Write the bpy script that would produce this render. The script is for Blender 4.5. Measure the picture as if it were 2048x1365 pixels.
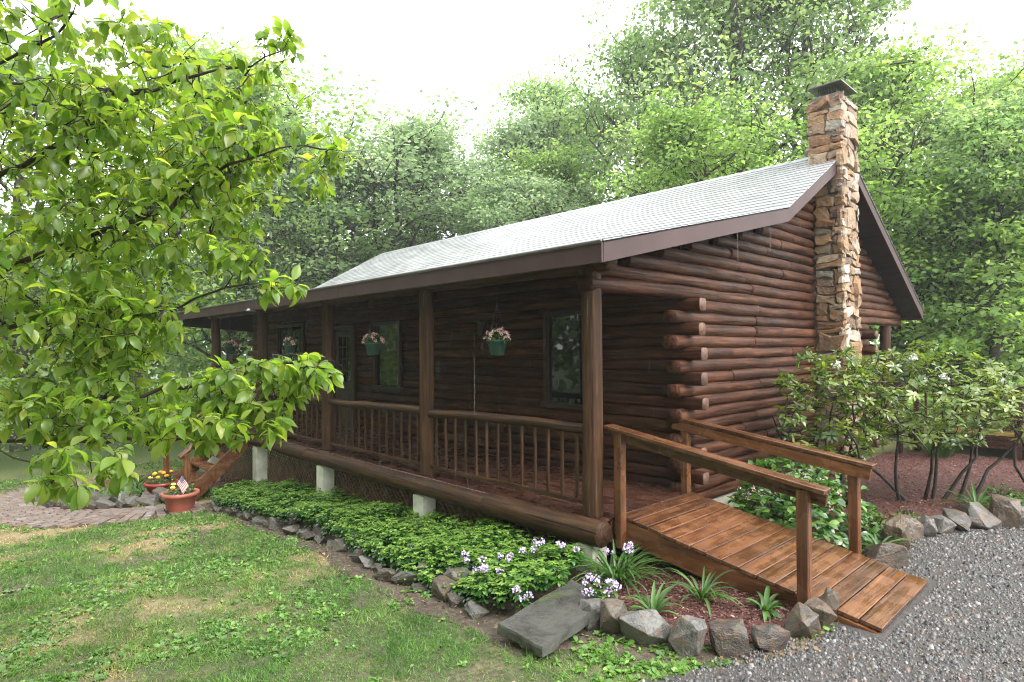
import bpy, bmesh, math, random
import numpy as np
from mathutils import Vector, Matrix, Euler, noise as mnoise

scene = bpy.context.scene
for o in list(bpy.data.objects):
    bpy.data.objects.remove(o)
COL = scene.collection
R = math.radians
rng = np.random.default_rng(7)
rnd = random.Random(11)

# ------------------------------------------------------------------ camera
YAW, PITCH, ROLL = 0.814, 0.013, -0.007
CAM = Vector((3.701, -4.547, 1.598))
cam = bpy.data.cameras.new('camera')
cam.lens = 1213.8 / 2048 * 36
cam.sensor_width = 36
cam.clip_start = 0.05
cam.clip_end = 2000
camo = bpy.data.objects.new('camera', cam)
COL.objects.link(camo)
fw = Vector((-math.sin(YAW) * math.cos(PITCH), math.cos(YAW) * math.cos(PITCH), math.sin(PITCH)))
ri = Vector((math.cos(YAW), math.sin(YAW), 0))
up = ri.cross(fw)
r2 = ri * math.cos(ROLL) + up * math.sin(ROLL)
u2 = -ri * math.sin(ROLL) + up * math.cos(ROLL)
camo.matrix_world = Matrix((
    (r2.x, u2.x, -fw.x, CAM.x), (r2.y, u2.y, -fw.y, CAM.y), (r2.z, u2.z, -fw.z, CAM.z), (0, 0, 0, 1)))
scene.camera = camo

# ------------------------------------------------------------------ overcast sky, soft sun, exposure
SUN_EL, SUN_AZ = R(46), R(82)          # azimuth from +Y towards +X
w = bpy.data.worlds.new('World')
scene.world = w
w.use_nodes = True
nt = w.node_tree
nt.nodes.clear()
sky = nt.nodes.new('ShaderNodeTexSky')
sky.sky_type = 'NISHITA'
sky.sun_disc = False
sky.sun_elevation = SUN_EL
sky.sun_rotation = SUN_AZ
sky.dust_density = 4
mixw = nt.nodes.new('ShaderNodeMix')
mixw.data_type = 'RGBA'
mixw.inputs[0].default_value = 0.90
mixw.inputs[7].default_value = (12.0, 12.3, 12.6, 1)     # the even white of a rain cloud
bg = nt.nodes.new('ShaderNodeBackground')
bg.inputs[1].default_value = 0.12
wo = nt.nodes.new('ShaderNodeOutputWorld')
nt.links.new(sky.outputs[0], mixw.inputs[6])
nt.links.new(mixw.outputs[2], bg.inputs[0])
nt.links.new(bg.outputs[0], wo.inputs[0])
sl = bpy.data.lights.new('sun', 'SUN')
sl.energy = 1.4
sl.angle = R(25)
sl.color = (1, 0.97, 0.92)
so = bpy.data.objects.new('sun', sl)
COL.objects.link(so)
sd = Vector((math.sin(SUN_AZ) * math.cos(SUN_EL), math.cos(SUN_AZ) * math.cos(SUN_EL), math.sin(SUN_EL)))
so.rotation_euler = (-sd).to_track_quat('-Z', 'Y').to_euler()
so.location = sd * 60
vs = scene.view_settings
vs.view_transform = 'Standard'
vs.look = 'None'
vs.exposure = 1.65
vs.gamma = 1
scene.render.engine = 'CYCLES'
scene.cycles.use_denoising = True
scene.cycles.denoising_prefilter = 'NONE'
scene.cycles.filter_width = 1.1
scene.cycles.sample_clamp_indirect = 6
scene.cycles.max_bounces = 8
scene.cycles.diffuse_bounces = 4
scene.cycles.glossy_bounces = 3
scene.cycles.transmission_bounces = 6
scene.cycles.volume_bounces = 1
scene.cycles.caustics_reflective = False
scene.cycles.caustics_refractive = False

# ------------------------------------------------------------------ helpers
def ground_z(x, y=0):
    return -0.40 + 0.078 * (max(-14.0, min(x, 1.2)) - 1.2)

def gz_np(x):
    return -0.40 + 0.078 * (np.clip(x, -14, 1.2) - 1.2)

def tag(o, label=None, cat=None, group=None, kind=None):
    if label: o['label'] = label
    if cat: o['category'] = cat
    if group: o['group'] = group
    if kind: o['kind'] = kind
    return o

def obj(name, me, parent=None, loc=(0, 0, 0), rot=(0, 0, 0), scale=(1, 1, 1)):
    o = bpy.data.objects.new(name, me)
    COL.objects.link(o)
    o.location = loc
    o.rotation_euler = rot
    o.scale = scale
    o.parent = parent
    return o

def empty(name, loc=(0, 0, 0), rot=(0, 0, 0)):
    return obj(name, None, None, loc, rot)

def mesh(name, V, F, mats=(), fm=None, smooth=False):
    me = bpy.data.meshes.new(name)
    me.from_pydata([tuple(v) for v in V], [], [tuple(f) for f in F])
    for m in mats: me.materials.append(m)
    if fm is not None: me.polygons.foreach_set('material_index', np.asarray(fm, np.int32))
    if smooth: me.polygons.foreach_set('use_smooth', np.ones(len(F), bool))
    me.update()
    return me

def mesh_np(name, V, F, mat, tint=None, smooth=False):
    """V (n,3), F (m,k) with equal k; tint (n,3) stored as a point colour"""
    V = np.asarray(V, np.float32); F = np.asarray(F, np.int32)
    me = bpy.data.meshes.new(name)
    me.vertices.add(len(V)); me.vertices.foreach_set('co', V.ravel())
    k = F.shape[1]
    me.loops.add(F.size); me.loops.foreach_set('vertex_index', F.ravel())
    me.polygons.add(len(F))
    me.polygons.foreach_set('loop_start', np.arange(0, F.size, k, dtype=np.int32))
    try: me.polygons.foreach_set('loop_total', np.full(len(F), k, np.int32))
    except Exception: pass
    if smooth: me.polygons.foreach_set('use_smooth', np.ones(len(F), bool))
    if tint is not None:
        a = me.attributes.new('tint', 'FLOAT_COLOR', 'POINT')
        t = np.ones((len(V), 4), np.float32); t[:, :3] = tint
        a.data.foreach_set('color', t.ravel())
    me.update(calc_edges=True)
    me.materials.append(mat)
    return me

_boxes = {}
def box_mesh(sx, sy, sz, mat, bev=0.004):
    key = (round(sx, 4), round(sy, 4), round(sz, 4), mat.name, bev)
    if key in _boxes: return _boxes[key]
    bm = bmesh.new()
    bmesh.ops.create_cube(bm, size=1)
    bmesh.ops.scale(bm, vec=(sx, sy, sz), verts=bm.verts)
    if bev: bmesh.ops.bevel(bm, geom=list(bm.edges), offset=bev, segments=1, affect='EDGES')
    me = bpy.data.meshes.new('board')
    bm.to_mesh(me); bm.free()
    me.materials.append(mat)
    _boxes[key] = me
    return me

def box(name, size, loc, mat, parent=None, rot=(0, 0, 0), bev=0.004):
    return obj(name, box_mesh(*size, mat, bev), parent, loc, rot)

def multibox(name, boxes, mat, parent=None):
    """several boards that make one part: (size, loc[, rot])"""
    bm = bmesh.new()
    for b in boxes:
        size, loc = b[0], b[1]
        rot = b[2] if len(b) > 2 else (0, 0, 0)
        t = bmesh.ops.create_cube(bm, size=1)['verts']
        M = Matrix.Translation(loc) @ Euler(rot).to_matrix().to_4x4() @ Matrix.Diagonal((*size, 1))
        bmesh.ops.transform(bm, matrix=M, verts=t)
    me = bpy.data.meshes.new(name)
    bm.to_mesh(me); bm.free()
    me.materials.append(mat)
    return obj(name, me, parent)

def beam_between(name, a, b, sy, sz, mat, parent=None, bev=0.004):
    a = Vector(a); b = Vector(b); d = b - a
    rot = d.to_track_quat('X', 'Z').to_euler()
    return obj(name, box_mesh(d.length, sy, sz, mat, bev), parent, (a + b) / 2, rot)

def tube(pts, rad, n=6, V=None, F=None):
    V = [] if V is None else V
    F = [] if F is None else F
    pts = [Vector(p) for p in pts]
    base = len(V)
    prev = None
    for i, p in enumerate(pts):
        t = (pts[min(i + 1, len(pts) - 1)] - pts[max(i - 1, 0)])
        if t.length < 1e-9: t = Vector((0, 0, 1))
        t.normalize()
        a = Vector((0, 0, 1)) if abs(t.z) < .9 else Vector((1, 0, 0))
        if prev is not None: a = prev
        e1 = t.cross(a).normalized(); e2 = t.cross(e1); prev = -e2 if False else a
        r = rad[i] if hasattr(rad, '__len__') else rad
        for k in range(n):
            th = 2 * math.pi * k / n
            V.append(p + (e1 * math.cos(th) + e2 * math.sin(th)) * r)
    for i in range(len(pts) - 1):
        for k in range(n):
            F.append((base + i * n + k, base + i * n + (k + 1) % n, base + (i + 1) * n + (k + 1) % n, base + (i + 1) * n + k))
    return V, F

def lathe(name, prof, mat, n=20, parent=None, loc=(0, 0, 0), cap=False):
    V, F = [], []
    for r, z in prof:
        for k in range(n):
            V.append((r * math.cos(2 * math.pi * k / n), r * math.sin(2 * math.pi * k / n), z))
    for i in range(len(prof) - 1):
        for k in range(n):
            F.append((i * n + k, i * n + (k + 1) % n, (i + 1) * n + (k + 1) % n, (i + 1) * n + k))
    if cap: F.append(tuple(reversed(range(n))))
    return obj(name, mesh(name, V, F, [mat], smooth=True), parent, loc)

def vnoise(x, y, seed=0):
    """smooth value noise in 0..1 on numpy arrays"""
    xi = np.floor(x).astype(np.int64); yi = np.floor(y).astype(np.int64)
    fx = x - xi; fy = y - yi
    fx = fx * fx * (3 - 2 * fx); fy = fy * fy * (3 - 2 * fy)
    def h(a, b):
        n = (a * 374761393 + b * 668265263 + seed * 1274126177) & 0x7fffffff
        n = ((n ^ (n >> 13)) * 1103515245) & 0x7fffffff
        return ((n ^ (n >> 16)) & 0xffff) / 65535.0
    return (h(xi, yi) * (1 - fx) + h(xi + 1, yi) * fx) * (1 - fy) + (h(xi, yi + 1) * (1 - fx) + h(xi + 1, yi + 1) * fx) * fy

def inpoly(x, y, poly):
    c = np.zeros(np.shape(x), bool)
    n = len(poly)
    for i in range(n):
        x1, y1 = poly[i]; x2, y2 = poly[(i + 1) % n]
        if y1 == y2: continue
        c ^= ((y1 > y) != (y2 > y)) & (x < (x2 - x1) * (y - y1) / (y2 - y1) + x1)
    return c

# ------------------------------------------------------------------ materials
class NT:
    def __init__(s, name):
        s.m = bpy.data.materials.new(name); s.m.use_nodes = True
        s.t = s.m.node_tree; s.n = s.t.nodes; s.l = s.t.links
        s.bsdf = s.n['Principled BSDF']; s.out = s.n['Material Output']
    def new(s, t): return s.n.new('ShaderNode' + t)
    def link(s, a, b): s.l.new(a, b)
    def noise(s, vec, scale, detail=4, rough=.55, dist=0):
        n = s.new('TexNoise'); n.inputs['Scale'].default_value = scale
        n.inputs['Detail'].default_value = detail; n.inputs['Roughness'].default_value = rough
        n.inputs['Distortion'].default_value = dist
        if vec is not None: s.link(vec, n.inputs['Vector'])
        return n
    def ramp(s, fac, stops):
        r = s.new('ValToRGB'); e = r.color_ramp.elements
        while len(e) < len(stops): e.new(.5)
        for i, (p, c) in enumerate(stops):
            e[i].position = p; e[i].color = (*c, 1)
        s.link(fac, r.inputs[0]); return r
    def coords(s, scale=(1, 1, 1), rand=True, kind='Object'):
        tc = s.new('TexCoord'); mp = s.new('Mapping'); mp.inputs['Scale'].default_value = scale
        s.link(tc.outputs[kind], mp.inputs['Vector'])
        if rand:
            oi = s.new('ObjectInfo'); ml = s.new('MATH' if False else 'Math'); ml.operation = 'MULTIPLY'
            ml.inputs[1].default_value = 37.0
            s.link(oi.outputs['Random'], ml.inputs[0]); s.link(ml.outputs[0], mp.inputs['Location'])
        return mp.outputs[0]
    def mix(s, fac, a, b, mode='MIX'):
        m = s.new('Mix'); m.data_type = 'RGBA'; m.blend_type = mode
        for sock, v in ((m.inputs[0], fac), (m.inputs[6], a), (m.inputs[7], b)):
            if hasattr(v, 'links') or isinstance(v, bpy.types.NodeSocket): s.link(v, sock)
            elif isinstance(v, (int, float)): sock.default_value = v
            else: sock.default_value = (*v, 1)
        return m.outputs[2]
    def randval(s, col, lo=.75, hi=1.25, hue=0.0):
        oi = s.new('ObjectInfo'); mr = s.new('MapRange')
        mr.inputs[3].default_value = lo; mr.inputs[4].default_value = hi
        s.link(oi.outputs['Random'], mr.inputs[0])
        h = s.new('HueSaturation'); s.link(mr.outputs[0], h.inputs['Value']); s.link(col, h.inputs['Color'])
        return h.outputs[0]
    def bump(s, height, strength=.4, dist=.01):
        b = s.new('Bump'); b.inputs['Strength'].default_value = strength; b.inputs['Distance'].default_value = dist
        s.link(height, b.inputs['Height']); s.link(b.outputs[0], s.bsdf.inputs['Normal']); return b
    def set(s, **k):
        for a, v in k.items():
            s.bsdf.inputs[a.replace('_', ' ')].default_value = v
    def color(s, c): s.link(c, s.bsdf.inputs['Base Color'])

def wood(name, dark, mid, light, rough=.45, grain=(1.2, 16, 16), var=(.75, 1.25), spec=.4, bump=.5):
    t = NT(name)
    v = t.coords(grain)
    n1 = t.noise(v, 1.5, 6, .6, .6)
    r = t.ramp(n1.outputs[0], [(.28, dark), (.5, mid), (.74, light)])
    v2 = t.coords((2.2, 3, 3))
    n2 = t.noise(v2, 2.0, 3)
    stain = t.ramp(n2.outputs[0], [(.35, (.55, .5, .5)), (.6, (1, 1, 1))])
    c = t.mix(.7, r.outputs[0], stain.outputs[0], 'MULTIPLY')
    nc = t.noise(t.coords((.55, 26, 26)), 1.0, 5, .6, .3)
    ck = t.ramp(nc.outputs[0], [(.34, (.22, .2, .2)), (.42, (1, 1, 1))])
    c = t.mix(.8, c, ck.outputs[0], 'MULTIPLY')
    t.color(t.randval(c, *var))
    rr = t.ramp(n2.outputs[0], [(.3, (rough - .14,) * 3), (.7, (rough + .15,) * 3)])
    t.link(rr.outputs[0], t.bsdf.inputs['Roughness'])
    t.set(Specular_IOR_Level=spec)
    hb_ = t.new('Math'); hb_.operation = 'ADD'; nf = t.noise(t.coords((5, 60, 60)), 1.0, 3); t.link(n1.outputs[0], hb_.inputs[0])
    hc_ = t.new('Math'); hc_.operation = 'ADD'; t.link(nf.outputs[0], hc_.inputs[0]); t.link(ck.outputs[0], hc_.inputs[1]); t.link(hc_.outputs[0], hb_.inputs[1])
    t.bump(hb_.outputs[0], bump, .006)
    return t.m

def simple(name, col, rough=.6, var=None, nscale=8, amp=.35, spec=.4, bump=.2, metallic=0):
    t = NT(name)
    v = t.coords()
    n = t.noise(v, nscale, 5)
    lo = tuple(c * (1 - amp) for c in col); hi = tuple(min(1, c * (1 + amp)) for c in col)
    r = t.ramp(n.outputs[0], [(.3, lo), (.7, hi)])
    c = r.outputs[0]
    if var: c = t.randval(c, *var)
    t.color(c); t.set(Roughness=rough, Specular_IOR_Level=spec, Metallic=metallic)
    if bump: t.bump(n.outputs[0], bump, .01)
    return t.m

def leafmat(name, c1, c2, c3, trans=.42, tcol=None, rough=.4, spec=.5, objvar=None):
    """per-leaf colour from the point attribute 'tint' (red channel picks along c1..c3, green is brightness)"""
    t = NT(name)
    at = t.new('Attribute'); at.attribute_name = 'tint'
    sep = t.new('SeparateColor'); t.link(at.outputs['Color'], sep.inputs[0])
    r = t.ramp(sep.outputs[0], [(0, c1), (.5, c2), (1, c3)])
    h = t.new('HueSaturation'); t.link(r.outputs[0], h.inputs['Color'])
    mr = t.new('MapRange'); mr.inputs[3].default_value = .7; mr.inputs[4].default_value = 1.3
    t.link(sep.outputs[1], mr.inputs[0]); t.link(mr.outputs[0], h.inputs['Value'])
    c = h.outputs[0]
    if objvar: c = t.randval(c, *objvar)
    t.color(c); t.set(Roughness=rough, Specular_IOR_Level=spec)
    tr = t.new('BsdfTranslucent')
    tc = t.mix(1.0, c, tcol or (1.5, 1.6, .7), 'MULTIPLY')
    t.link(tc, tr.inputs[0])
    ms = t.new('MixShader'); ms.inputs[0].default_value = trans
    t.link(t.bsdf.outputs[0], ms.inputs[1]); t.link(tr.outputs[0], ms.inputs[2])
    t.link(ms.outputs[0], t.out.inputs[0])
    return t.m

M = {}
M['log'] = wood('log_stain', (.014, .0055, .003), (.060, .023, .0115), (.130, .054, .029), .52, (1.0, 12, 12), (.65, 1.3), .16, 1.0)
M['log_end'] = wood('log_end_grain', (.07, .034, .020), (.135, .072, .045), (.21, .125, .083), .6, (9, 9, 9))
M['post'] = wood('post_stain', (.018, .009, .0045), (.060, .029, .013), (.115, .06, .028), .55, (.8, 16, 16), (.9, 1.1), .18, 1.0)
M['deck'] = wood('deck_boards', (.022, .009, .006), (.06, .025, .015), (.10, .046, .03), .26, (1.2, 18, 18), (.8, 1.2), .5)
M['ramp'] = wood('ramp_boards', (.04, .015, .007), (.135, .054, .021), (.235, .105, .046), .24, (.9, 14, 14), (.75, 1.2), .55)
M['fascia'] = simple('fascia_paint', (.058, .031, .0295), .5, nscale=2.2, amp=.22, spec=.25, bump=.1)
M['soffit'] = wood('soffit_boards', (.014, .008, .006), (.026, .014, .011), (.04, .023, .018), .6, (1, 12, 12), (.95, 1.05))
M['trim'] = wood('window_trim', (.02, .010, .007), (.042, .02, .013), (.065, .034, .022), .45, (1, 14, 14), (.9, 1.1))
M['lattice'] = wood('lattice_slats', (.07, .034, .022), (.14, .072, .047), (.21, .115, .078), .5, (1, 14, 14), (.85, 1.15), .25)
M['mortar'] = simple('mortar', (.17, .14, .11), .85, amp=.4)
M['concrete'] = simple('pier_concrete', (.52, .51, .42), .8, nscale=6, amp=.22)
M['metal'] = simple('cap_metal', (.20, .19, .18), .35, nscale=5, amp=.4, metallic=.7)
M['wire'] = simple('dark_wire', (.03, .03, .03), .5, bump=0)

def stone_mat(name, stops, moss=0, rough=.55, scale=7):
    t = NT(name)
    oi = t.new('ObjectInfo')
    r = t.ramp(oi.outputs['Random'], stops); r.color_ramp.interpolation = 'LINEAR'
    v = t.coords()
    n = t.noise(v, scale, 8, .65, .4)
    n2 = t.noise(v, scale * 3.3, 4)
    dk = t.ramp(n.outputs[0], [(.28, (.35, .3, .28)), (.5, (1, 1, 1)), (.75, (1.35, 1.3, 1.25))])
    c = t.mix(1.0, r.outputs[0], dk.outputs[0], 'MULTIPLY')
    n3 = t.noise(v, scale * .55, 3)
    rust = t.ramp(n3.outputs[0], [(.52, (0, 0, 0)), (.68, (1, 1, 1))])
    if name != 'flagstone': c = t.mix(rust.outputs[0], c, t.mix(.5, c, (.16, .085, .04) if name == 'edging_stone' else (.30, .15, .06)))
    if moss:
        mz = t.noise(v, scale * .7, 5)
        mr = t.ramp(mz.outputs[0], [(.6, (0, 0, 0)), (.7, (moss,) * 3)])
        c = t.mix(mr.outputs[0], c, (.07, .10, .02))
    t.color(c); t.set(Roughness=rough, Specular_IOR_Level=.45)
    ad = t.new('Math'); ad.operation = 'ADD'; t.link(n.outputs[0], ad.inputs[0]); t.link(n2.outputs[0], ad.inputs[1])
    t.bump(ad.outputs[0], .45 if name == 'edging_stone' else 1.0, .02)
    return t.m
M['fieldstone'] = stone_mat('chimney_stone', [(0, (.20, .10, .04)), (.2, (.29, .18, .09)), (.38, (.11, .07, .05)), (.55, (.36, .28, .19)), (.72, (.18, .08, .035)), (.88, (.40, .36, .30)), (1, (.19, .155, .12))])
M['rock'] = stone_mat('edging_stone', [(0, (.05, .039, .032)), (.3, (.09, .084, .078)), (.5, (.082, .056, .036)), (.7, (.135, .13, .12)), (.85, (.055, .049, .046)), (1, (.11, .092, .072))], .7, .36, 3.2)
M['slab'] = stone_mat('flagstone', [(0, (.075, .074, .066)), (1, (.075, .074, .066))], .5, .14, 3)
M['paver'] = stone_mat('path_paver', [(0, (.13, .09, .08)), (.4, (.19, .145, .13)), (.7, (.16, .125, .115)), (1, (.23, .195, .185))], .25, .4, 9)

# shingle: grey granules, wet
t = NT('shingle'); v = t.coords((1, 1, 1), True)
n = t.noise(v, 90, 3); n2 = t.noise(v, 1.5, 3)
c = t.ramp(n.outputs[0], [(.3, (.24, .245, .25)), (.7, (.46, .465, .475))]).outputs[0]
c = t.mix(.6, c, t.ramp(n2.outputs[0], [(.3, (.6, .6, .6)), (.7, (1.1, 1.1, 1.1))]).outputs[0], 'MULTIPLY')
ge = t.new('NewGeometry'); mr = t.new('MapRange'); mr.inputs[3].default_value = .74; mr.inputs[4].default_value = 1.15
t.link(ge.outputs['Random Per Island'], mr.inputs[0]); hs = t.new('HueSaturation'); t.link(mr.outputs[0], hs.inputs['Value']); t.link(c, hs.inputs['Color'])
t.color(hs.outputs[0]); t.set(Roughness=.30, Specular_IOR_Level=.75); t.bump(n.outputs[0], .15, .003)
M['shingle'] = t.m

# opaque window glass: darkness of the unlit room put into its colour, clear reflections
t = NT('window_glass'); t.set(Base_Color=(.012, .014, .013, 1), Roughness=.03, Specular_IOR_Level=.5)
M['glass'] = t.m
t = NT('lantern_glass'); t.set(Base_Color=(.5, .55, .5, 1), Roughness=.08, Transmission_Weight=.8, IOR=1.2)
M['lampglass'] = t.m

# ground
def lawn_mat():
    t = NT('lawn_soil')
    at = t.new('Attribute'); at.attribute_name = 'tint'
    sep = t.new('SeparateColor'); t.link(at.outputs['Color'], sep.inputs[0])
    v = t.coords((1, 1, 1), False)
    n = t.noise(v, 22, 6, .7); n2 = t.noise(v, 5, 5)
    soil = t.ramp(n.outputs[0], [(.3, (.03, .021, .015)), (.5, (.085, .062, .044)), (.72, (.19, .15, .105))]).outputs[0]
    straw = t.ramp(n.outputs[0], [(.3, (.12, .09, .045)), (.55, (.26, .20, .11)), (.75, (.34, .28, .17))]).outputs[0]
    green = t.ramp(n.outputs[0], [(.3, (.025, .04, .010)), (.6, (.06, .09, .025)), (.8, (.11, .14, .045))]).outputs[0]
    c = t.mix(sep.outputs[1], soil, straw)
    c = t.mix(sep.outputs[0], c, green)
    t.color(c); t.set(Roughness=.75, Specular_IOR_Level=.3); t.bump(n.outputs[0], .6, .02)
    return t.m
M['lawn'] = lawn_mat()
def ground_mat(name, stops, scale, rough=.7, bump=.6):
    t = NT(name); v = t.coords((1, 1, 1), False)
    n = t.noise(v, scale, 7, .7); n2 = t.noise(v, scale * .12, 4)
    c = t.ramp(n.outputs[0], stops).outputs[0]
    c = t.mix(.6, c, t.ramp(n2.outputs[0], [(.35, (.6, .58, .56)), (.65, (1.1, 1.1, 1.1))]).outputs[0], 'MULTIPLY')
    t.color(c); t.set(Roughness=rough, Specular_IOR_Level=.4); t.bump(n.outputs[0], bump, .02)
    return t.m
M['soil'] = ground_mat('bed_soil', [(.3, (.03, .022, .016)), (.5, (.08, .058, .042)), (.75, (.16, .12, .085))], 24)
M['mulch_bed'] = ground_mat('mulch_base', [(.3, (.03, .010, .009)), (.5, (.085, .030, .024)), (.75, (.17, .07, .055))], 40)
M['gravel_bed'] = ground_mat('gravel_base', [(.3, (.024, .020, .018)), (.5, (.06, .053, .048)), (.75, (.12, .11, .10))], 60, .5)

def tintmat(name, stops, rough=.6, spec=.4):
    t = NT(name)
    at = t.new('Attribute'); at.attribute_name = 'tint'
    sep = t.new('SeparateColor'); t.link(at.outputs['Color'], sep.inputs[0])
    t.color(t.ramp(sep.outputs[0], stops).outputs[0]); t.set(Roughness=rough, Specular_IOR_Level=spec)
    return t.m
M['chips'] = tintmat('mulch_chips', [(0, (.035, .012, .010)), (.5, (.12, .042, .033)), (.85, (.22, .10, .08)), (1, (.32, .21, .16))], .5)
M['pebbles'] = tintmat('gravel_stones', [(0, (.025, .024, .024)), (.4, (.078, .076, .076)), (.68, (.145, .142, .138)), (.84, (.13, .08, .058)), (1, (.28, .27, .26))], .38)
M['grass'] = leafmat('grass_blades', (.065, .17, .035), (.17, .28, .075), (.46, .33, .18), .32, rough=.45, spec=.3)
M['weed'] = leafmat('weed_leaves', (.05, .14, .02), (.12, .25, .04), (.24, .36, .08), .3, rough=.28)
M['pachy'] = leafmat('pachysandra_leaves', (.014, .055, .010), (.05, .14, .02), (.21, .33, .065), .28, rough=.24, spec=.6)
M['dogwood'] = leafmat('dogwood_leaves', (.065, .14, .022), (.155, .24, .045), (.28, .32, .075), .62, (2.0, 2.0, .8), rough=.3, spec=.5)
M['rhodo'] = leafmat('rhododendron_leaves', (.05, .105, .02), (.14, .20, .04), (.30, .34, .09), .35, rough=.24, spec=.6)
M['lily'] = leafmat('lily_blades', (.035, .10, .02), (.07, .15, .03), (.13, .21, .06), .35, rough=.4)
M['tree_a'] = leafmat('tree_leaves', (.085, .15, .055), (.175, .255, .105), (.28, .35, .16), .58, (1.6, 1.7, 1.1), rough=.45, objvar=(.85, 1.25))
M['tree_b'] = leafmat('tree_leaves_bright', (.10, .18, .05), (.19, .28, .085), (.29, .38, .14), .56, (1.6, 1.7, .95), rough=.45, objvar=(.9, 1.15))
M['tree_c'] = leafmat('tree_leaves_grey', (.09, .14, .075), (.17, .235, .13), (.27, .33, .20), .55, (1.6, 1.7, 1.2), rough=.4, objvar=(.85, 1.15))
M['bark'] = simple('bark', (.055, .045, .038), .8, nscale=14, amp=.5, bump=.6)
M['twig'] = simple('dark_twig', (.022, .016, .013), .6, nscale=20, amp=.4)
M['petal_pink'] = tintmat('pink_petals', [(0, (.55, .22, .24)), (.5, (.72, .42, .42)), (1, (.85, .68, .64))], .5)
M['petal_lilac'] = tintmat('lilac_petals', [(0, (.50, .34, .66)), (.5, (.64, .48, .76)), (1, (.80, .68, .86))], .5)
M['petal_white'] = tintmat('white_petals', [(0, (.78, .76, .70)), (1, (.88, .87, .83))], .5)
M['petal_orange'] = simple('orange_petals', (.85, .30, .015), .6, amp=.3)
M['petal_yellow'] = simple('yellow_petals', (.85, .68, .12), .6, amp=.2)
M['pot_red'] = simple('red_pot', (.32, .045, .035), .35, nscale=3, amp=.25, bump=0)
M['pot_clay'] = simple('faded_clay_pot', (.36, .11, .075), .5, nscale=3, amp=.3, bump=.05)
M['pot_green'] = simple('green_plastic', (.018, .06, .045), .4, bump=0, amp=.15)
M['white_plastic'] = simple('white_plastic', (.75, .75, .76), .4, bump=0, amp=.08)

# ------------------------------------------------------------------ ground
PACHY = [(-7.6, -1.0), (-6.9, -1.12), (-5.3, -1.1), (-3.7, -1.05), (-2.9, -1.08), (-2, -1.2), (-1.2, -1.3), (-.2, -1.33), (.25, -1.3), (.45, -.9), (.25, -.45), (.12, -.1), (.1, .4), (-8.1, .4), (-8.05, -.6)]
DIRT = [(-7.9, -1.25), (-6.9, -1.38), (-6.1, -1.30), (-5.3, -1.42), (-4.3, -1.33), (-3.5, -1.44), (-2.6, -1.40), (-2, -1.58), (-1.2, -1.62), (-.5, -1.74), (.2, -1.66), (.75, -1.78), (1.1, -1.35), (1.6, -1.2), (1.95, -.75), (1.5, -.3), (.4, .4), (-8.2, .4)]
MULCH_F = [(.15, -.75), (.6, -.95), (.9, -.98), (1.32, -.98), (1.58, -.86), (1.9, -.45), (2.0, -.1), (2.03, .22), (1.5, .35), (.2, .4), (.05, .0)]
MULCH_R = [(.05, 1.4), (1.75, 1.4), (1.95, 1.8), (1.86, 2.9), (2.05, 3.3), (2.33, 3.8), (2.62, 4.35), (3.4, 5.4), (5.2, 7.4), (5.2, 9.0), (.05, 9.0)]
MULCH_L = [(-8.75, -1.2), (-8.9, -2.2), (-9.4, -2.6), (-10.4, -2.85), (-11.8, -3.05), (-13.0, -2.5), (-14.2, -1.4), (-14.2, 0.4), (-9.9, .4), (-9.8, -1.2)]
GRAVEL = [(1.35, -2.1), (1.62, -1.45), (1.82, -.95), (2.0, -.5), (2.12, .0), (2.15, .4), (2.15, 1.5), (2.05, 1.9), (1.95, 2.9), (2.1, 3.35), (2.4, 3.9), (2.72, 4.4), (3.6, 5.5), (6, 7.6), (15, 12), (15, -2.6), (5, -2.9), (2.2, -3.4), (1.5, -3.0)]

def sheet(name, poly, mat, dz, step=.25, seed=0, rag=.0):
    # densify and roughen the outline, then drape it over the slope
    P = []
    for i in range(len(poly)):
        a = Vector(poly[i]); b = Vector(poly[(i + 1) % len(poly)])
        k = max(1, int((b - a).length / step)) if rag and (b - a).length < 4 else 1
        for j in range(k):
            q = a.lerp(b, j / k)
            if rag: q += Vector((rnd.uniform(-rag, rag), rnd.uniform(-rag, rag)))
            P.append(q)
    bm = bmesh.new()
    f = bm.faces.new([bm.verts.new((p.x, p.y, 0)) for p in P])
    for x in (1.2, -14.0):
        bmesh.ops.bisect_plane(bm, geom=bm.verts[:] + bm.edges[:] + bm.faces[:], plane_co=(x, 0, 0), plane_no=(1, 0, 0))
    for v in bm.verts: v.co.z = ground_z(v.co.x) + dz
    bmesh.ops.triangulate(bm, faces=bm.faces[:])
    bm.normal_update()
    for f in bm.faces:
        if f.normal.z < 0: f.normal_flip()
    me = bpy.data.meshes.new(name); bm.to_mesh(me); bm.free()
    me.materials.append(mat)
    return tag(obj(name, me), kind='structure')

def green_at(x, y):
    g = .55 * vnoise(x * .9, y * .9, 1) + .3 * vnoise(x * 2.3, y * 2.3, 2) + .25 * vnoise(x * 6, y * 6, 3)
    return np.clip((g - .42) / .28, 0, 1)
def straw_at(x, y):
    return np.clip((vnoise(x * 1.1 + 9, y * 1.1, 5) * .6 + vnoise(x * 4, y * 4, 6) * .5 - .35) / .3, 0, 1)

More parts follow.
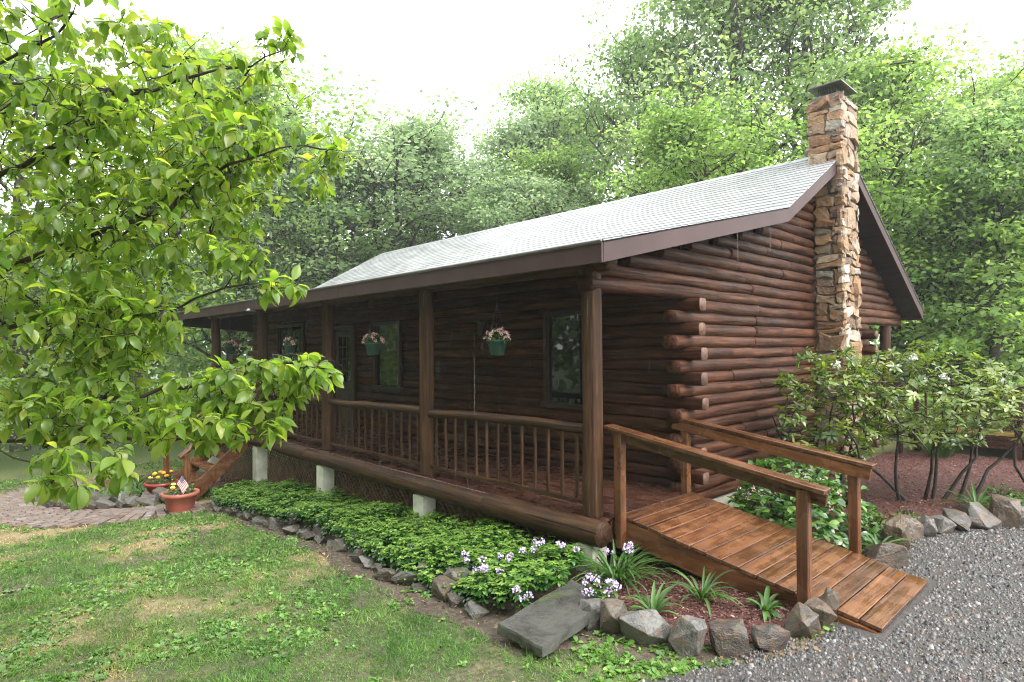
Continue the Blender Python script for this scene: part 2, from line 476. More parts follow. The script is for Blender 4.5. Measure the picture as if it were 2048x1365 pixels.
xs = np.unique(np.concatenate([[-400, -200, -120, -80, -60, -45, -35, -28, -23], np.arange(-20, -14, .5), np.arange(-14, 6.01, .14), [1.2, -14], [7, 9, 12, 18, 30, 60, 120, 250, 400]]))
ys = np.unique(np.concatenate([[-400, -150, -60, -30, -15, -9], np.arange(-6, 0.6, .14), [1, 2, 4, 8, 12, 16, 22, 30, 45, 70, 120, 250, 400]]))
X, Y = np.meshgrid(xs, ys)
V = np.stack([X.ravel(), Y.ravel(), gz_np(X).ravel()], 1)
nx = len(xs)
idx = (np.arange(len(ys) - 1)[:, None] * nx + np.arange(nx - 1)[None, :]).ravel()
F = np.stack([idx, idx + 1, idx + nx + 1, idx + nx], 1)
g = green_at(X, Y).ravel()
far = np.clip((np.hypot(X - 0, Y + 3) - 12) / 6, 0, 1).ravel()
g = np.maximum(g * .7, far)
tint = np.stack([g, straw_at(X, Y).ravel(), g], 1)
tag(obj('ground', mesh_np('ground', V, F, M['lawn'], tint)), kind='structure')
sheet('bare_soil', DIRT, M['soil'], .004, rag=.05)
sheet('mulch_bed', MULCH_F, M['mulch_bed'], .012, rag=.02)
sheet('mulch_bed', MULCH_R, M['mulch_bed'], .012, rag=.02)
sheet('mulch_bed', MULCH_L, M['mulch_bed'], .012, rag=.03)
sheet('gravel_drive', GRAVEL, M['gravel_bed'], .008, rag=.09)

# ------------------------------------------------------------------ log cabin
def log_mesh(L, ry, rz, seed, mats, knots=True, seg=12, wob=.006, cham=.02, sq=2.0):
    """round log along local X, centred; slot 1 = end grain"""
    r = random.Random(seed)
    nr = max(3, int(L / .22) + 1)
    st = [-L / 2, -L / 2 + cham] + [-L / 2 + cham + (L - 2 * cham) * i / nr for i in range(1, nr)] + [L / 2 - cham, L / 2]
    kn = [(r.uniform(-L / 2, L / 2), r.uniform(0, 6.283), r.uniform(.06, .16)) for _ in range(max(1, int(L * 1.6)) if knots else 0)]
    V, F, fm = [], [], []
    off = r.uniform(0, 90)
    for i, x in enumerate(st):
        end = i in (0, len(st) - 1)
        oy = wob * (mnoise.noise((x * 1.3 + off, 1, 0))) * 2
        oz = wob * (mnoise.noise((x * 1.3 + off, 7, 0))) * 2
        for k in range(seg):
            a = 2 * math.pi * k / seg
            s = 1 + .05 * mnoise.noise((x * 2.5 + off, math.cos(a) * 1.2, math.sin(a) * 1.2))
            for kx, ka, kh in kn:
                da = (a - ka + math.pi) % (2 * math.pi) - math.pi
                s += kh * math.exp(-((x - kx) / .05) ** 2 - (da / .35) ** 2)
            if end: s *= .965
            ca_, sa_ = math.cos(a), math.sin(a); q_ = (abs(ca_) ** sq + abs(sa_) ** sq) ** (-1 / sq)
            V.append((x, ca_ * q_ * ry * s + oy, sa_ * q_ * rz * s + oz))
    n = len(st)
    for i in range(n - 1):
        for k in range(seg):
            F.append((i * seg + k, i * seg + (k + 1) % seg, (i + 1) * seg + (k + 1) % seg, (i + 1) * seg + k)); fm.append(0)
    F.append(tuple(reversed(range(seg)))); fm.append(1)
    F.append(tuple(range((n - 1) * seg, n * seg))); fm.append(1)
    me = mesh('log', V, F, mats, fm, True)
    return me

LOGM = [M['log'], M['log_end']]
POSTM = [M['post'], M['post']]
GABM = [M['log'], M['log']]
cabin = tag(empty('log_cabin', (0, 0, 0)), 'brown log cabin with a covered front porch and fieldstone chimney', 'cabin')
BAY = 2.711
XL, XR = -13.034, 0.0           # left / right gable wall planes (log centres)
YF, YB = 1.65, 7.62              # front / rear wall log centres
ROOF = [(-.364, 2.53), (3.53, 3.425), (5.81, 4.687), (10.19, 2.315)]
RX0, RX1 = -13.34, 0.404
def roof_under(y):
    for (a, za), (b, zb) in zip(ROOF[:-1], ROOF[1:]):
        if y <= b or b == ROOF[-1][0]:
            return za + (zb - za) * (y - a) / (b - a) - .16
def roof_y_front(z):
    for i in range(400):
        y = -.3 + i * .02
        if roof_under(y) > z: return y
    return 6
def roof_y_back(z):
    for i in range(500):
        y = 10.0 - i * .02
        if roof_under(y) > z: return y
    return 5.5

# wall and gable cores: unseen dark backing added to stop light leaks
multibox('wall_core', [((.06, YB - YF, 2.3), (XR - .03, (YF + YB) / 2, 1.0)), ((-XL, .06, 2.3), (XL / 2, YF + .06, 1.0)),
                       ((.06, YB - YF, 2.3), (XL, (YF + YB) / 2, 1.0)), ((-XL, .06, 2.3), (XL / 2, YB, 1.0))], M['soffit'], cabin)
gv = [(XR - .03, YF, 2.1), (XR - .03, YF, roof_under(YF) - .02), (XR - .03, 3.53, roof_under(3.53) - .02), (XR - .03, 5.81, roof_under(5.81) - .02), (XR - .03, YB, roof_under(YB) - .02), (XR - .03, YB, 2.1)]
gv2 = [(x - .05, y, z) for x, y, z in gv]
obj('gable_core', mesh('gable_core', gv + gv2, [tuple(range(6)), tuple(reversed(range(6, 12)))] + [(i, i + 6, (i + 1) % 6 + 6, (i + 1) % 6) for i in range(6)], [M['soffit']]), cabin)

lg = [(XL + .05 + dx, y_, z_) for dx in (0, -.06) for y_, z_ in ((-.1, 2.22), (-.1, roof_under(-.1) - .01), (3.53, roof_under(3.53) - .02), (5.81, roof_under(5.81) - .02), (YB + 1.8, roof_under(YB + 1.8) - .02), (YB, 2.1), (YF, 2.1))]
obj('gable_core', mesh('gable_core', lg, [tuple(range(7)), tuple(reversed(range(7, 14)))] + [(i, i + 7, (i + 1) % 7 + 7, (i + 1) % 7) for i in range(7)], [M['soffit']]), cabin)
CH = .1385
sd_ = [100]
def add_log(parent, a, b, ry=.10, rz=.079, name='log', mats=None, **k):
    sd_[0] += 1
    a = Vector(a); b = Vector(b); d = b - a
    me = log_mesh(d.length, ry, rz, sd_[0], mats or LOGM, **k)
    rot = Matrix.Identity(3)
    x = d.normalized()
    z = Vector((0, 0, 1)) if abs(x.z) < .9 else Vector((0, 1, 0))
    y = z.cross(x).normalized(); z = x.cross(y)
    rot = Matrix((x, y, z)).transposed()
    return obj(name, me, parent, (a + b) / 2, rot.to_euler())

CHY0, CHY1 = 5.33, 6.07
# right gable wall
for k in range(0, 33):
    z = -.135 + CH * k
    odd = k % 2 == 1
    if z < 2.2: y0 = YF - .24 + rnd.uniform(-.05, .05) if odd else YF + .09
    else: y0 = max(-.12, roof_y_front(z + .07))
    if z < 2.05: y1 = YB - .12 if not odd else YB + .30
    else: y1 = roof_y_back(z + .07)
    if y1 - y0 < .4: continue
    spans = []
    if y0 < CHY0 - .1:
        if z < .0: cuts = [y0, CHY0 + .05]
        else:
            L = CHY0 + .05 - y0
            nseg = 1 if L < 1.6 else rnd.choice([1, 2, 2, 2, 3])
            c = sorted(y0 + L * (i + rnd.uniform(-.28, .28)) / nseg for i in range(1, nseg))
            cuts = [y0] + c + [CHY0 + .05]
        spans += list(zip(cuts[:-1], cuts[1:]))
        if y1 > CHY1: spans.append((CHY1 - .05, y1))
    else: spans = [(y0, y1)]
    for a, b in spans:
        s = rnd.uniform(.93, 1.07); dx = rnd.uniform(-.008, .012)
        add_log(cabin, (XR + dx, a + .004, z), (XR + dx, b - .004, z + rnd.uniform(-.006, .006)), .10 * s, .078 * s, mats=GABM, sq=2.5, seg=14, cham=.009)
# front wall, with its openings
OPEN = [(-2.10, -1.18, .80, 2.10), (-6.62, -5.70, .86, 2.12), (-8.28, -7.36, -.05, 2.1), (-11.2, -9.72, 1.10, 2.22)]
for k in range(0, 22):
    z = -.135 + CH * (k + .0)
    if z < .02 and k < 1: continue
    xs0 = XL - (.3 if k % 2 == 0 else -.08); xs1 = XR + (.25 + rnd.uniform(-.02, .02) if k % 2 == 0 else -.1)
    if z > 2.2: xs1 = XR - .1
    cuts = [(xs0, xs1)]
    for (a, b, z0, z1) in OPEN:
        if z0 - .05 < z < z1 + .05:
            nc = []
            for (p, q) in cuts:
                if a > p and b < q: nc += [(p, a), (b, q)]
                else: nc.append((p, q))
            cuts = nc
    for p, q in cuts:
        if q - p > 4.2:
            m = p + (q - p) * rnd.uniform(.35, .65); pr = [(p, m), (m, q)]
        else: pr = [(p, q)]
        for a, b in pr:
            s = rnd.uniform(.95, 1.05)
            add_log(cabin, (a + .003, YF, z), (b - .003, YF, z), .072 * s, .072 * s, sq=5, seg=16, cham=.006)
# rear wall: only its log ends show past the gable
for k in range(0, 16, 2):
    z = -.135 + CH * k
    add_log(cabin, (-1.2, YB, z), (XR + .30, YB, z), .09, .076)

# windows and door
def window(x0, x1, z0, z1, bars=1, name='window'):
    w_ = empty(name, (0, 0, 0)); w_.parent = cabin
    f = .06; y = YF - .10
    multibox('frame', [((x1 - x0 + .02, .06, f), ((x0 + x1) / 2, y, z1 - f / 2)), ((x1 - x0 + .10, .09, f), ((x0 + x1) / 2, y - .01, z0 + f / 2)),
                       ((f, .06, z1 - z0 - 2 * f), (x0 + f / 2, y, (z0 + z1) / 2)), ((f, .06, z1 - z0 - 2 * f), (x1 - f / 2, y, (z0 + z1) / 2))], M['trim'], w_)
    n = bars + 1
    wd = (x1 - x0 - 2 * f - .03 * bars) / n
    for i in range(n):
        cx = x0 + f + wd / 2 + i * (wd + .03)
        box('pane', (wd, .012, z1 - z0 - 2 * f), (cx, y + .035, (z0 + z1) / 2), M['glass'], w_, bev=0)
        if i: box('mullion', (.03, .04, z1 - z0 - 2 * f), (cx - wd / 2 - .015, y + .02, (z0 + z1) / 2), M['trim'], w_)
    return w_
window(-2.10, -1.18, .80, 2.10, 0)
window(-6.62, -5.70, .86, 2.12, 0)
window(-11.2, -9.72, 1.10, 2.22, 1)
door = empty('door'); door.parent = cabin
yd = YF - .10
multibox('frame', [((.92, .07, .08), (-7.82, yd, 2.06)), ((.08, .07, 2.06), (-8.24, yd, .99)), ((.08, .07, 2.06), (-7.40, yd, .99))], M['trim'], door)
multibox('door_leaf', [((.76, .045, .95), (-7.82, yd + .03, .45)), ((.12, .045, 1.05), (-8.14, yd + .03, 1.45)), ((.12, .045, 1.05), (-7.50, yd + .03, 1.45)), ((.52, .045, .1), (-7.82, yd + .03, 1.925))], M['trim'], door)
for i in range(3):
    for j in range(4):
        box('pane', (.155, .012, .225), (-8.0 + .18 * i, yd + .03, 1.05 + .245 * j), M['glass'], door, bev=0)
multibox('muntin', [((.02, .03, .95), (-7.91, yd + .02, 1.42)), ((.02, .03, .95), (-7.73, yd + .02, 1.42))] + [((.52, .026, .02), (-7.82, yd + .02, 1.17 + .245 * j)) for j in range(3)], M['trim'], door)
lathe('handle', [(.0, 0), (.028, .005), (.03, .03), (.012, .05), (.012, .07)], M['metal'], 10, door, (-7.52, yd - .05, .98))

# porch: posts, sill log, deck, piers, beams
for i in range(5):
    x = -BAY * i
    add_log(cabin, (x, 0, .0), (x, 0, 2.36), .098 if i == 0 else .095, .098 if i == 0 else .095, 'porch_post', POSTM, seg=16, wob=.004)
add_log(cabin, (-11.1, -.10, -.115), (-5.9, -.10, -.115), .115, .115, 'sill_log', POSTM, seg=14)
add_log(cabin, (-5.9, -.10, -.12), (-1.40, -.10, -.12), .112, .112, 'sill_log', POSTM, seg=14)
add_log(cabin, (-1.41, -.10, -.12), (.20, -.10, -.12), .122, .122, 'sill_log', POSTM, seg=14)
add_log(cabin, (-11.2, 0, 2.42), (-5.5, 0, 2.42), .10, .10, 'roof_beam', POSTM, seg=12)
add_log(cabin, (-5.48, 0, 2.42), (.24, 0, 2.42), .10, .10, 'roof_beam', POSTM, seg=12)
deck = empty('porch_deck'); deck.parent = cabin
npl = 10; pw = (YF - .1 + .13) / npl
for j in range(npl):
    y = -.12 + pw * (j + .5)
    c = rnd.uniform(-7, -3.5); e = rnd.uniform(-2.6, -1.4)
    for a, b in ((-11.05, c), (c, e), (e, .16)):
        box('plank', (b - a - .004, pw - .005, .03), ((a + b) / 2, y, -.016), M['deck'], deck)
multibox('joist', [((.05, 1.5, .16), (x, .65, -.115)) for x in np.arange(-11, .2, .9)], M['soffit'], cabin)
multibox('rim_board', [((.04, 1.36, .2), (.13, .74, -.135))], M['deck'], cabin)
for i in range(5):
    x = -BAY * i + .02
    zt = -.235; zb = ground_z(x) - .12
    box('pier', (.21, .21, zt - zb), (x, -.06, (zt + zb) / 2), M['concrete'], cabin, bev=.008)
box('foundation', (.18, YB - YF + .2, .5), (-.03, (YF + YB) / 2, -.46), M['concrete'], cabin)
# railings
for i in range(3):
    x1 = -BAY * i - .09; x0 = -BAY * (i + 1) + .09
    rl = empty('porch_railing'); rl.parent = cabin
    add_log(rl, (x0, -.0, .80 - .02 * i), (x1, -.0, .835 - .025 * i), .050, .052, 'top_rail', POSTM, wob=.016)
    beam_between('bottom_rail', (x0, 0, .115), (x1, 0, .115), .045, .045, M['post'], rl)
    nb = 13
    for j in range(nb):
        x = x0 + (x1 - x0) * (j + .62) / (nb + .2)
        box('baluster', (.66, .029, .029), (x, rnd.uniform(-.004, .004), .46), M['post'], rl, (0, R(90 + rnd.uniform(-.6, .6)), 0), bev=.003)
# lattice skirting
for i in range(4):
    xa = -BAY * (i + 1) + .13; xb = -BAY * i - .09
    sk = empty('lattice_panel'); sk.parent = cabin
    for s in (-1, 1):
        Wd = xb - xa
        zt = -.22
        for q in np.arange(-.7, Wd + .01, .115):
            zb0 = ground_z(xa + min(max(q, 0), Wd)) - .03
            hh = zt - zb0
            # strip from (q, zb) to (q+hh, zt), clipped to the panel
            a0, b0 = q, q + hh
            la = max(a0, 0); lb = min(b0, Wd)
            if lb - la < .06: continue
            pa = (la, zb0 + (la - a0)); pb = (lb, zb0 + (lb - a0))
            if s < 0: pa, pb = (Wd - pa[0], pa[1]), (Wd - pb[0], pb[1])
            beam_between('slat', (xa + pa[0], .06 + .008 * s, pa[1]), (xa + pb[0], .06 + .008 * s, pb[1]), .007, .036, M['lattice'], sk, 0)
    multibox('frame_strip', [((Wd, .02, .05), ((xa + xb) / 2, .075, -.21))], M['trim'], sk)

# roof
roof = empty('roof'); roof.parent = cabin
prof = ROOF + [(y, z - .10) for y, z in reversed(ROOF)]
V = [(RX0, y, z) for y, z in prof] + [(RX1, y, z) for y, z in prof]
n = len(prof)
F = [tuple(range(n)), tuple(reversed(range(n, 2 * n)))] + [(i, i + n, (i + 1) % n + n, (i + 1) % n) for i in range(n)]
bm = bmesh.new()
bv = [bm.verts.new(v) for v in V]
for i in range(n): bm.faces.new([bv[i], bv[i + n], bv[(i + 1) % n + n], bv[(i + 1) % n]])
for off in (0, n):
    for i in range(3):
        bm.faces.new([bv[off + i], bv[off + i + 1], bv[off + n - 2 - i], bv[off + n - 1 - i]])
bmesh.ops.recalc_face_normals(bm, faces=bm.faces[:])
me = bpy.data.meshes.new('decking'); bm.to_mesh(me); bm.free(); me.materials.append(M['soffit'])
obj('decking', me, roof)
def fascia(x, x2, ya, za, yb, zb, h=.17, th=.03):
    # rake board hung under the roof edge between (ya,za) and (yb,zb) at x
    V = []
    for xx in (x, x2):
        V += [(xx, ya, za - .015), (xx, yb, zb - .015), (xx, yb, zb - .015 - h), (xx, ya, za - .015 - h)]
    return mesh('fascia', V, [(3, 2, 1, 0), (4, 5, 6, 7), (0, 1, 5, 4), (1, 2, 6, 5), (2, 3, 7, 6), (3, 0, 4, 7)], [M['fascia']])
for (a, b) in zip(ROOF[:-1], ROOF[1:]):
    obj('rake_board', fascia(RX1 + .002, RX1 + .034, a[0], a[1], b[0], b[1]), roof)
    obj('rake_board', fascia(RX0 - .034, RX0 - .002, a[0], a[1], b[0], b[1]), roof)
for a, b in ((RX0 - .034, -9.1), (-9.096, -4.3), (-4.296, RX1 + .034)):
    box('eave_board', (b - a, .03, .175), ((a + b) / 2, ROOF[0][0] - .018, ROOF[0][1] - .103), M['fascia'], roof)
box('eave_board', (RX1 - RX0, .03, .16), ((RX0 + RX1) / 2, ROOF[3][0] + .018, ROOF[3][1] - .1), M['fascia'], roof)
box('drip_edge', (RX1 - RX0 + .09, .02, .022), ((RX0 + RX1) / 2, ROOF[0][0] - .045, ROOF[0][1] - .004), M['metal'], roof)
# shingles
def shingle_mesh(L, w_, h, th):
    V = [(-w_ / 2, 0, .001), (w_ / 2, 0, .001), (w_ / 2, h, .001), (-w_ / 2, h, .001), (-w_ / 2, 0, th), (w_ / 2, 0, th), (w_ / 2, h, .003), (-w_ / 2, h, .003)]
    return V, [(4, 5, 6, 7), (0, 1, 5, 4), (1, 2, 6, 5), (3, 0, 4, 7), (2, 3, 7, 6)]
sh = []
for si, (a, b) in enumerate(zip(ROOF[:-1], ROOF[1:])):
    rev = si == 2
    if rev: a, b = b, a
    A = Vector((0, a[0], a[1])); B = Vector((0, b[0], b[1])); d = (B - A); Ls = d.length; d.normalize()
    nrow = int(Ls / .142)
    ex = Ls / nrow
    for r_ in range(nrow):
        x = RX1 + .06
        x += -rnd.uniform(0, .15)
        first = True
        while x > RX0 - .03:
            wd = rnd.uniform(.24, .34)
            hi = RX1 + .05 if first else x
            lo = max(x - wd, RX0 - .05)
            p = A + d * (ex * r_ - .018 - rnd.uniform(0, .006))
            sh.append((si, (lo + hi) / 2, hi - lo - .006, p, d, ex * 1.25))
            x = lo - .004; first = False
def sh_matrix(s):
    si, xc, wd, p, d, h = s
    X_ = Vector((1, 0, 0)); Yd = d; Z_ = X_.cross(Yd)
    if Z_.z < 0: X_ = -X_; Z_ = X_.cross(Yd)
    m = Matrix((X_, Yd, Z_)).transposed().to_4x4(); m.translation = Vector((xc, p.y, p.z)) + Z_ * .001
    return m
vis = [s for s in sh if s[0] == 1]
vis.sort(key=lambda s: (Vector((s[1], s[3].y, s[3].z)) - CAM).length)
near = set(id(s) for s in vis[:290])
cache = {}
BV, BF = [], []
for s in sh:
    m = sh_matrix(s)
    if id(s) in near:
        key = round(s[2], 2)
        if key not in cache:
            v_, f_ = shingle_mesh(0, key, s[5], .014); cache[key] = mesh('shingle', v_, f_, [M['shingle']])
        o = obj('shingle', cache[key], roof); o.matrix_local = m
    else:
        v_, f_ = shingle_mesh(0, s[2], s[5], .014)
        b0 = len(BV); BV += [m @ Vector(q) for q in v_]; BF += [tuple(i + b0 for i in f) for f in f_]
o = tag(obj('shingle_field', mesh('shingle_field', BV, BF, [M['shingle']]), roof), kind='stuff')
for i in range(46):
    x = RX1 - .1 - i * (RX1 - RX0) / 46.0
    V_ = [(-.16, -.15, -.075), (.16, -.15, -.075), (.16, 0, .012), (-.16, 0, .012), (.16, .15, -.075), (-.16, .15, -.075)]
    if 'cap' not in cache: cache['cap'] = mesh('ridge_cap', V_, [(0, 1, 2, 3), (3, 2, 4, 5)], [M['shingle']])
    obj('ridge_cap', cache['cap'], roof, (x, 5.81, 4.695), (0, R(-1.5), 0))

# rear porch post under the back of the roof
add_log(cabin, (-.05, 9.4, -.2), (-.05, 9.4, 2.5), .10, .10, 'porch_post', POSTM, seg=12)

# chimney
chim = empty('chimney'); chim.parent = cabin
CX0, CX1 = .02, .50
CZ1 = 5.42
multibox('mortar_core', [((CX1 - CX0 - .06, CHY1 - CHY0 - .06, CZ1 + .5), ((CX0 + CX1) / 2 - .01, (CHY0 + CHY1) / 2, (CZ1 - .5) / 2))], M['mortar'], chim)
def stone_piece(u0, u1, v0, v1, depth, seed):
    """irregular stone standing proud of a face; local u,v on the face, n outward"""
    r = random.Random(seed)
    w_, h = u1 - u0, v1 - v0
    j = min(w_, h) * .34
    base = []
    for (cu, cv) in ((u0, v0), ((u0 + u1) / 2, v0), (u1, v0), (u1, (v0 + v1) / 2), (u1, v1), ((u0 + u1) / 2, v1), (u0, v1), (u0, (v0 + v1) / 2)):
        base.append([cu + r.uniform(-j, j) * .5, cv + r.uniform(-j, j) * .6])
    for i in (0, 2, 4, 6):   # knock the corners in
        cx, cy = (u0 + u1) / 2, (v0 + v1) / 2
        f = r.uniform(.0, .10)
        base[i][0] += (cx - base[i][0]) * f; base[i][1] += (cy - base[i][1]) * f
    sk = r.uniform(-.16, .16)
    for b in base: b[1] += sk * (b[0] - (u0 + u1) / 2)
    cx, cy = (u0 + u1) / 2 + r.uniform(-.2, .2) * w_, (v0 + v1) / 2 + r.uniform(-.2, .2) * h
    tu, tv = r.uniform(-.10, .10), r.uniform(-.14, .14)
    V = [(b[0], b[1], -.03) for b in base]
    V += [(b[0], b[1], depth * r.uniform(.25, .6)) for b in base]
    for b in base:
        q = (b[0] + (cx - b[0]) * r.uniform(.06, .22), b[1] + (cy - b[1]) * r.uniform(.06, .22))
        V.append((q[0], q[1], depth * r.uniform(.75, 1.1) + tu * (q[0] - cx) + tv * (q[1] - cy)))
    V.append((cx, cy, depth * r.uniform(.9, 1.15)))
    F = []
    for lv in (0, 8):
        for i in range(8):
            F.append((lv + i, lv + (i + 1) % 8, lv + 8 + (i + 1) % 8, lv + 8 + i))
    for i in range(8): F.append((16 + i, 16 + (i + 1) % 8, 24))
    return V, F
sdn = 500
def stone_face(u0, u1, z0, z1, place, wmin, wmax, hmin, hmax, dmin=.035, dmax=.09):
    global sdn
    z = z0
    while z < z1 - .04:
        h = rnd.uniform(hmin, hmax)
        if z + h > z1 - .05: h = z1 - z
        u = u0
        while u < u1 - .02:
            wd = rnd.uniform(wmin, wmax)
            if u + wd > u1 - wmin * .7: wd = u1 - u
            sdn += 1
            # split a tall stone now and then
            parts = [(z, z + h)]
            if h > .17 and rnd.random() < .45:
                m = z + h * rnd.uniform(.35, .65); parts = [(z, m), (m, z + h)]
            for a, b in parts:
                sdn += 1
                v_, f_ = stone_piece(u + .003, u + wd - .003, a + .003, b - .003, rnd.uniform(dmin, dmax) * .8, sdn)
                me = mesh('stone', [place(*q) for q in v_], f_, [M['fieldstone']])
                c = sum((Vector(q.co) for q in me.vertices), Vector()) / len(me.vertices)
                me.transform(Matrix.Translation(-c))
                obj('stone', me, chim, c)
            u += wd
        z += h
# -Y face (towards the porch), +X face, and the sides above the roof
pY = lambda u, v, n_: (u, CHY0 + .03 - n_, v)
pX = lambda u, v, n_: (CX1 - .03 + n_, u, v)
pB = lambda u, v, n_: (CX0 + CX1 - u, CHY1 - .03 + n_, v)
pL = lambda u, v, n_: (CX0 + .03 - n_, CHY0 + CHY1 - u, v)
stone_face(.10, CX1 + .02, -.45, 4.30, pY, .16, .34, .10, .30)
stone_face(CX0, CX1 + .02, 4.30, CZ1, pY, .16, .36, .08, .2)
stone_face(CHY0 - .02, CHY1 + .02, -.45, CZ1, pX, .18, .42, .12, .34, .03, .075)
stone_face(CX0, CX1, -.45, CZ1, pB, .2, .4, .12, .3)
stone_face(CHY0, CHY1, 4.35, CZ1, pL, .2, .4, .12, .3)
cc = ((CX0 + CX1) / 2, (CHY0 + CHY1) / 2)
box('cap_slab', (.42, .62, .07), (*cc, CZ1 + .03), M['mortar'], chim, bev=.012)
capm = empty('flue_cap', (*cc, CZ1 + .07)); capm.parent = chim
multibox('flue_screen', [((.28, .46, .012), (*cc, CZ1 + .075))] + [((.008, .008, .15), (cc[0] + sx * .13 * (1 if i % 2 else 1), cc[1] + t_, CZ1 + .14)) for sx in (-1, 1) for i, t_ in enumerate(np.arange(-.22, .221, .04))]
         + [((.008, .008, .15), (cc[0] + t_, cc[1] + sy * .22, CZ1 + .14)) for sy in (-1, 1) for t_ in np.arange(-.1, .11, .04)], M['metal'], chim)
hv = [(-.25, -.36, .2), (.25, -.36, .2), (.25, .36, .2), (-.25, .36, .2), (-.05, -.12, .27), (.05, -.12, .27), (.05, .12, .27), (-.05, .12, .27), (-.25, -.36, .185), (.25, -.36, .185), (.25, .36, .185), (-.25, .36, .185)]
bpy.data.objects.remove(capm)
obj('flue_hood', mesh('flue_hood', hv, [(0, 1, 5, 4), (1, 2, 6, 5), (2, 3, 7, 6), (3, 0, 4, 7), (4, 5, 6, 7), (8, 9, 1, 0), (9, 10, 2, 1), (10, 11, 3, 2), (11, 8, 0, 3), (11, 10, 9, 8)], [M['metal']]), chim, (*cc, CZ1 + .02))

# ------------------------------------------------------------------ ramp
ramp = tag(empty('wooden_ramp', (1.3, .8, ground_z(1.3))), 'reddish brown wooden ramp with two sloping handrails leading up to the porch', 'ramp')
def rp(o):
    o.location = Vector(o.location) - ramp.location
    return o
ra = Vector((.19, 0, -.004)); rb = Vector((2.38, 0, -.372))
rd = (rb - ra); rL = rd.length; rd.normalize(); rang = math.atan2(-rd.z, rd.x)
NB = 15
for i in range(NB):
    c = ra + rd * (rL * (i + .5) / NB)
    dy = rnd.uniform(-.008, .008)
    o = box('plank', (1.30 if i < NB - 2 else 1.24, rL / NB - .009, .034), (c.x, .825 + dy, c.z + .0), M['ramp'], ramp, (0, 0, 0), bev=.004)
    o.rotation_euler = (Matrix.Rotation(rang, 3, 'Y') @ Matrix.Rotation(R(90), 3, 'Z')).to_euler(); rp(o)
for y in (.20, 1.45):
    V = []
    for yy in (y - .02, y + .02):
        V += [(.20, yy, -.03), (2.25, yy, -.373), (2.25, yy, -.42), (.20, yy, -.22)]
    # a tapering stringer under the planks
    V = [(x, yy, z) for yy in (y - .02, y + .02) for x, z in ((.19, -.026), (2.36, -.391), (2.36, -.425), (1.6, -.44), (.19, -.235))]
    rp(obj('stringer', mesh('stringer', V, [(0, 1, 2, 3, 4), (9, 8, 7, 6, 5)] + [(i, i + 5, (i + 1) % 5 + 5, (i + 1) % 5) for i in range(5)], [M['ramp']]), ramp))
def rz_(x): return ra.z + (x - ra.x) * rd.z / rd.x
for (x, y, zb, zt) in ((.215, .135, -.28, .815), (1.89, .135, ground_z(1.8) - .1, .545), (.10, 1.50, -.25, .775), (1.80, 1.53, ground_z(1.8) - .1, .53)):
    rp(obj('handrail_post', box_mesh(zt - zb, .085, .085, M['ramp'], .006), ramp, (x, y, (zt + zb) / 2), (0, R(90), 0)))
for (a, b) in (((.08, .135, .85), (2.06, .135, .548)), ((-.06, 1.51, .815), (1.97, 1.53, .528))):
    rp(beam_between('handrail', a, b, .14, .035, M['ramp'], ramp))
    a2 = Vector(a) + Vector((.02, -.045, -.075)); b2 = Vector(b) + Vector((-.02, -.045, -.075))
    if a[1] > 1: a2 += Vector((0, .0, 0)); b2 += Vector((0, .0, 0))
    else: a2.y += .09; b2.y += .09
    rp(beam_between('side_rail', a2, b2, .034, .10, M['ramp'], ramp))

# ------------------------------------------------------------------ front steps
sx0, sx1 = -9.55, -8.35
gzs = ground_z(-8.9)
steps = tag(empty('wooden_steps', (-8.9, -.7, gzs)), 'open wooden steps with round log handrails at the left end of the porch', 'steps')
def stp(o):
    o.location = Vector(o.location) - steps.location
    return o
nst = 5
for i in range(nst):
    f = (i + .6) / nst
    stp(obj('tread', box_mesh(sx1 - sx0 - .07, .27, .04, M['ramp'], .004), steps, ((sx0 + sx1) / 2, -.18 - f * 1.08, -.09 + f * (gzs + .12) + .0)))
for x in (sx0, sx1):
    V = [(x + q, y, z) for q in (-.02, .02) for y, z in ((-.22, .0), (-1.38, gzs + .17), (-1.38, gzs - .02), (-1.2, gzs - .02), (-.22, -.3))]
    stp(obj('stringer', mesh('stringer', V, [(4, 3, 2, 1, 0), (5, 6, 7, 8, 9)] + [(i, (i + 1) % 5, (i + 1) % 5 + 5, i + 5) for i in range(5)], [M['ramp']]), steps))
    stp(obj('newel_post', box_mesh(.98, .09, .09, M['ramp'], .006), steps, (x + (.07 if x == sx1 else -.07), -1.30, gzs + .45), (0, R(90), 0)))
    stp(add_log(steps, (x + (.07 if x == sx1 else -.07), -1.42, gzs + .88), (x + (.07 if x == sx1 else -.07), -.05, .86), .05, .05, 'handrail', [M['ramp'], M['log_end']]))

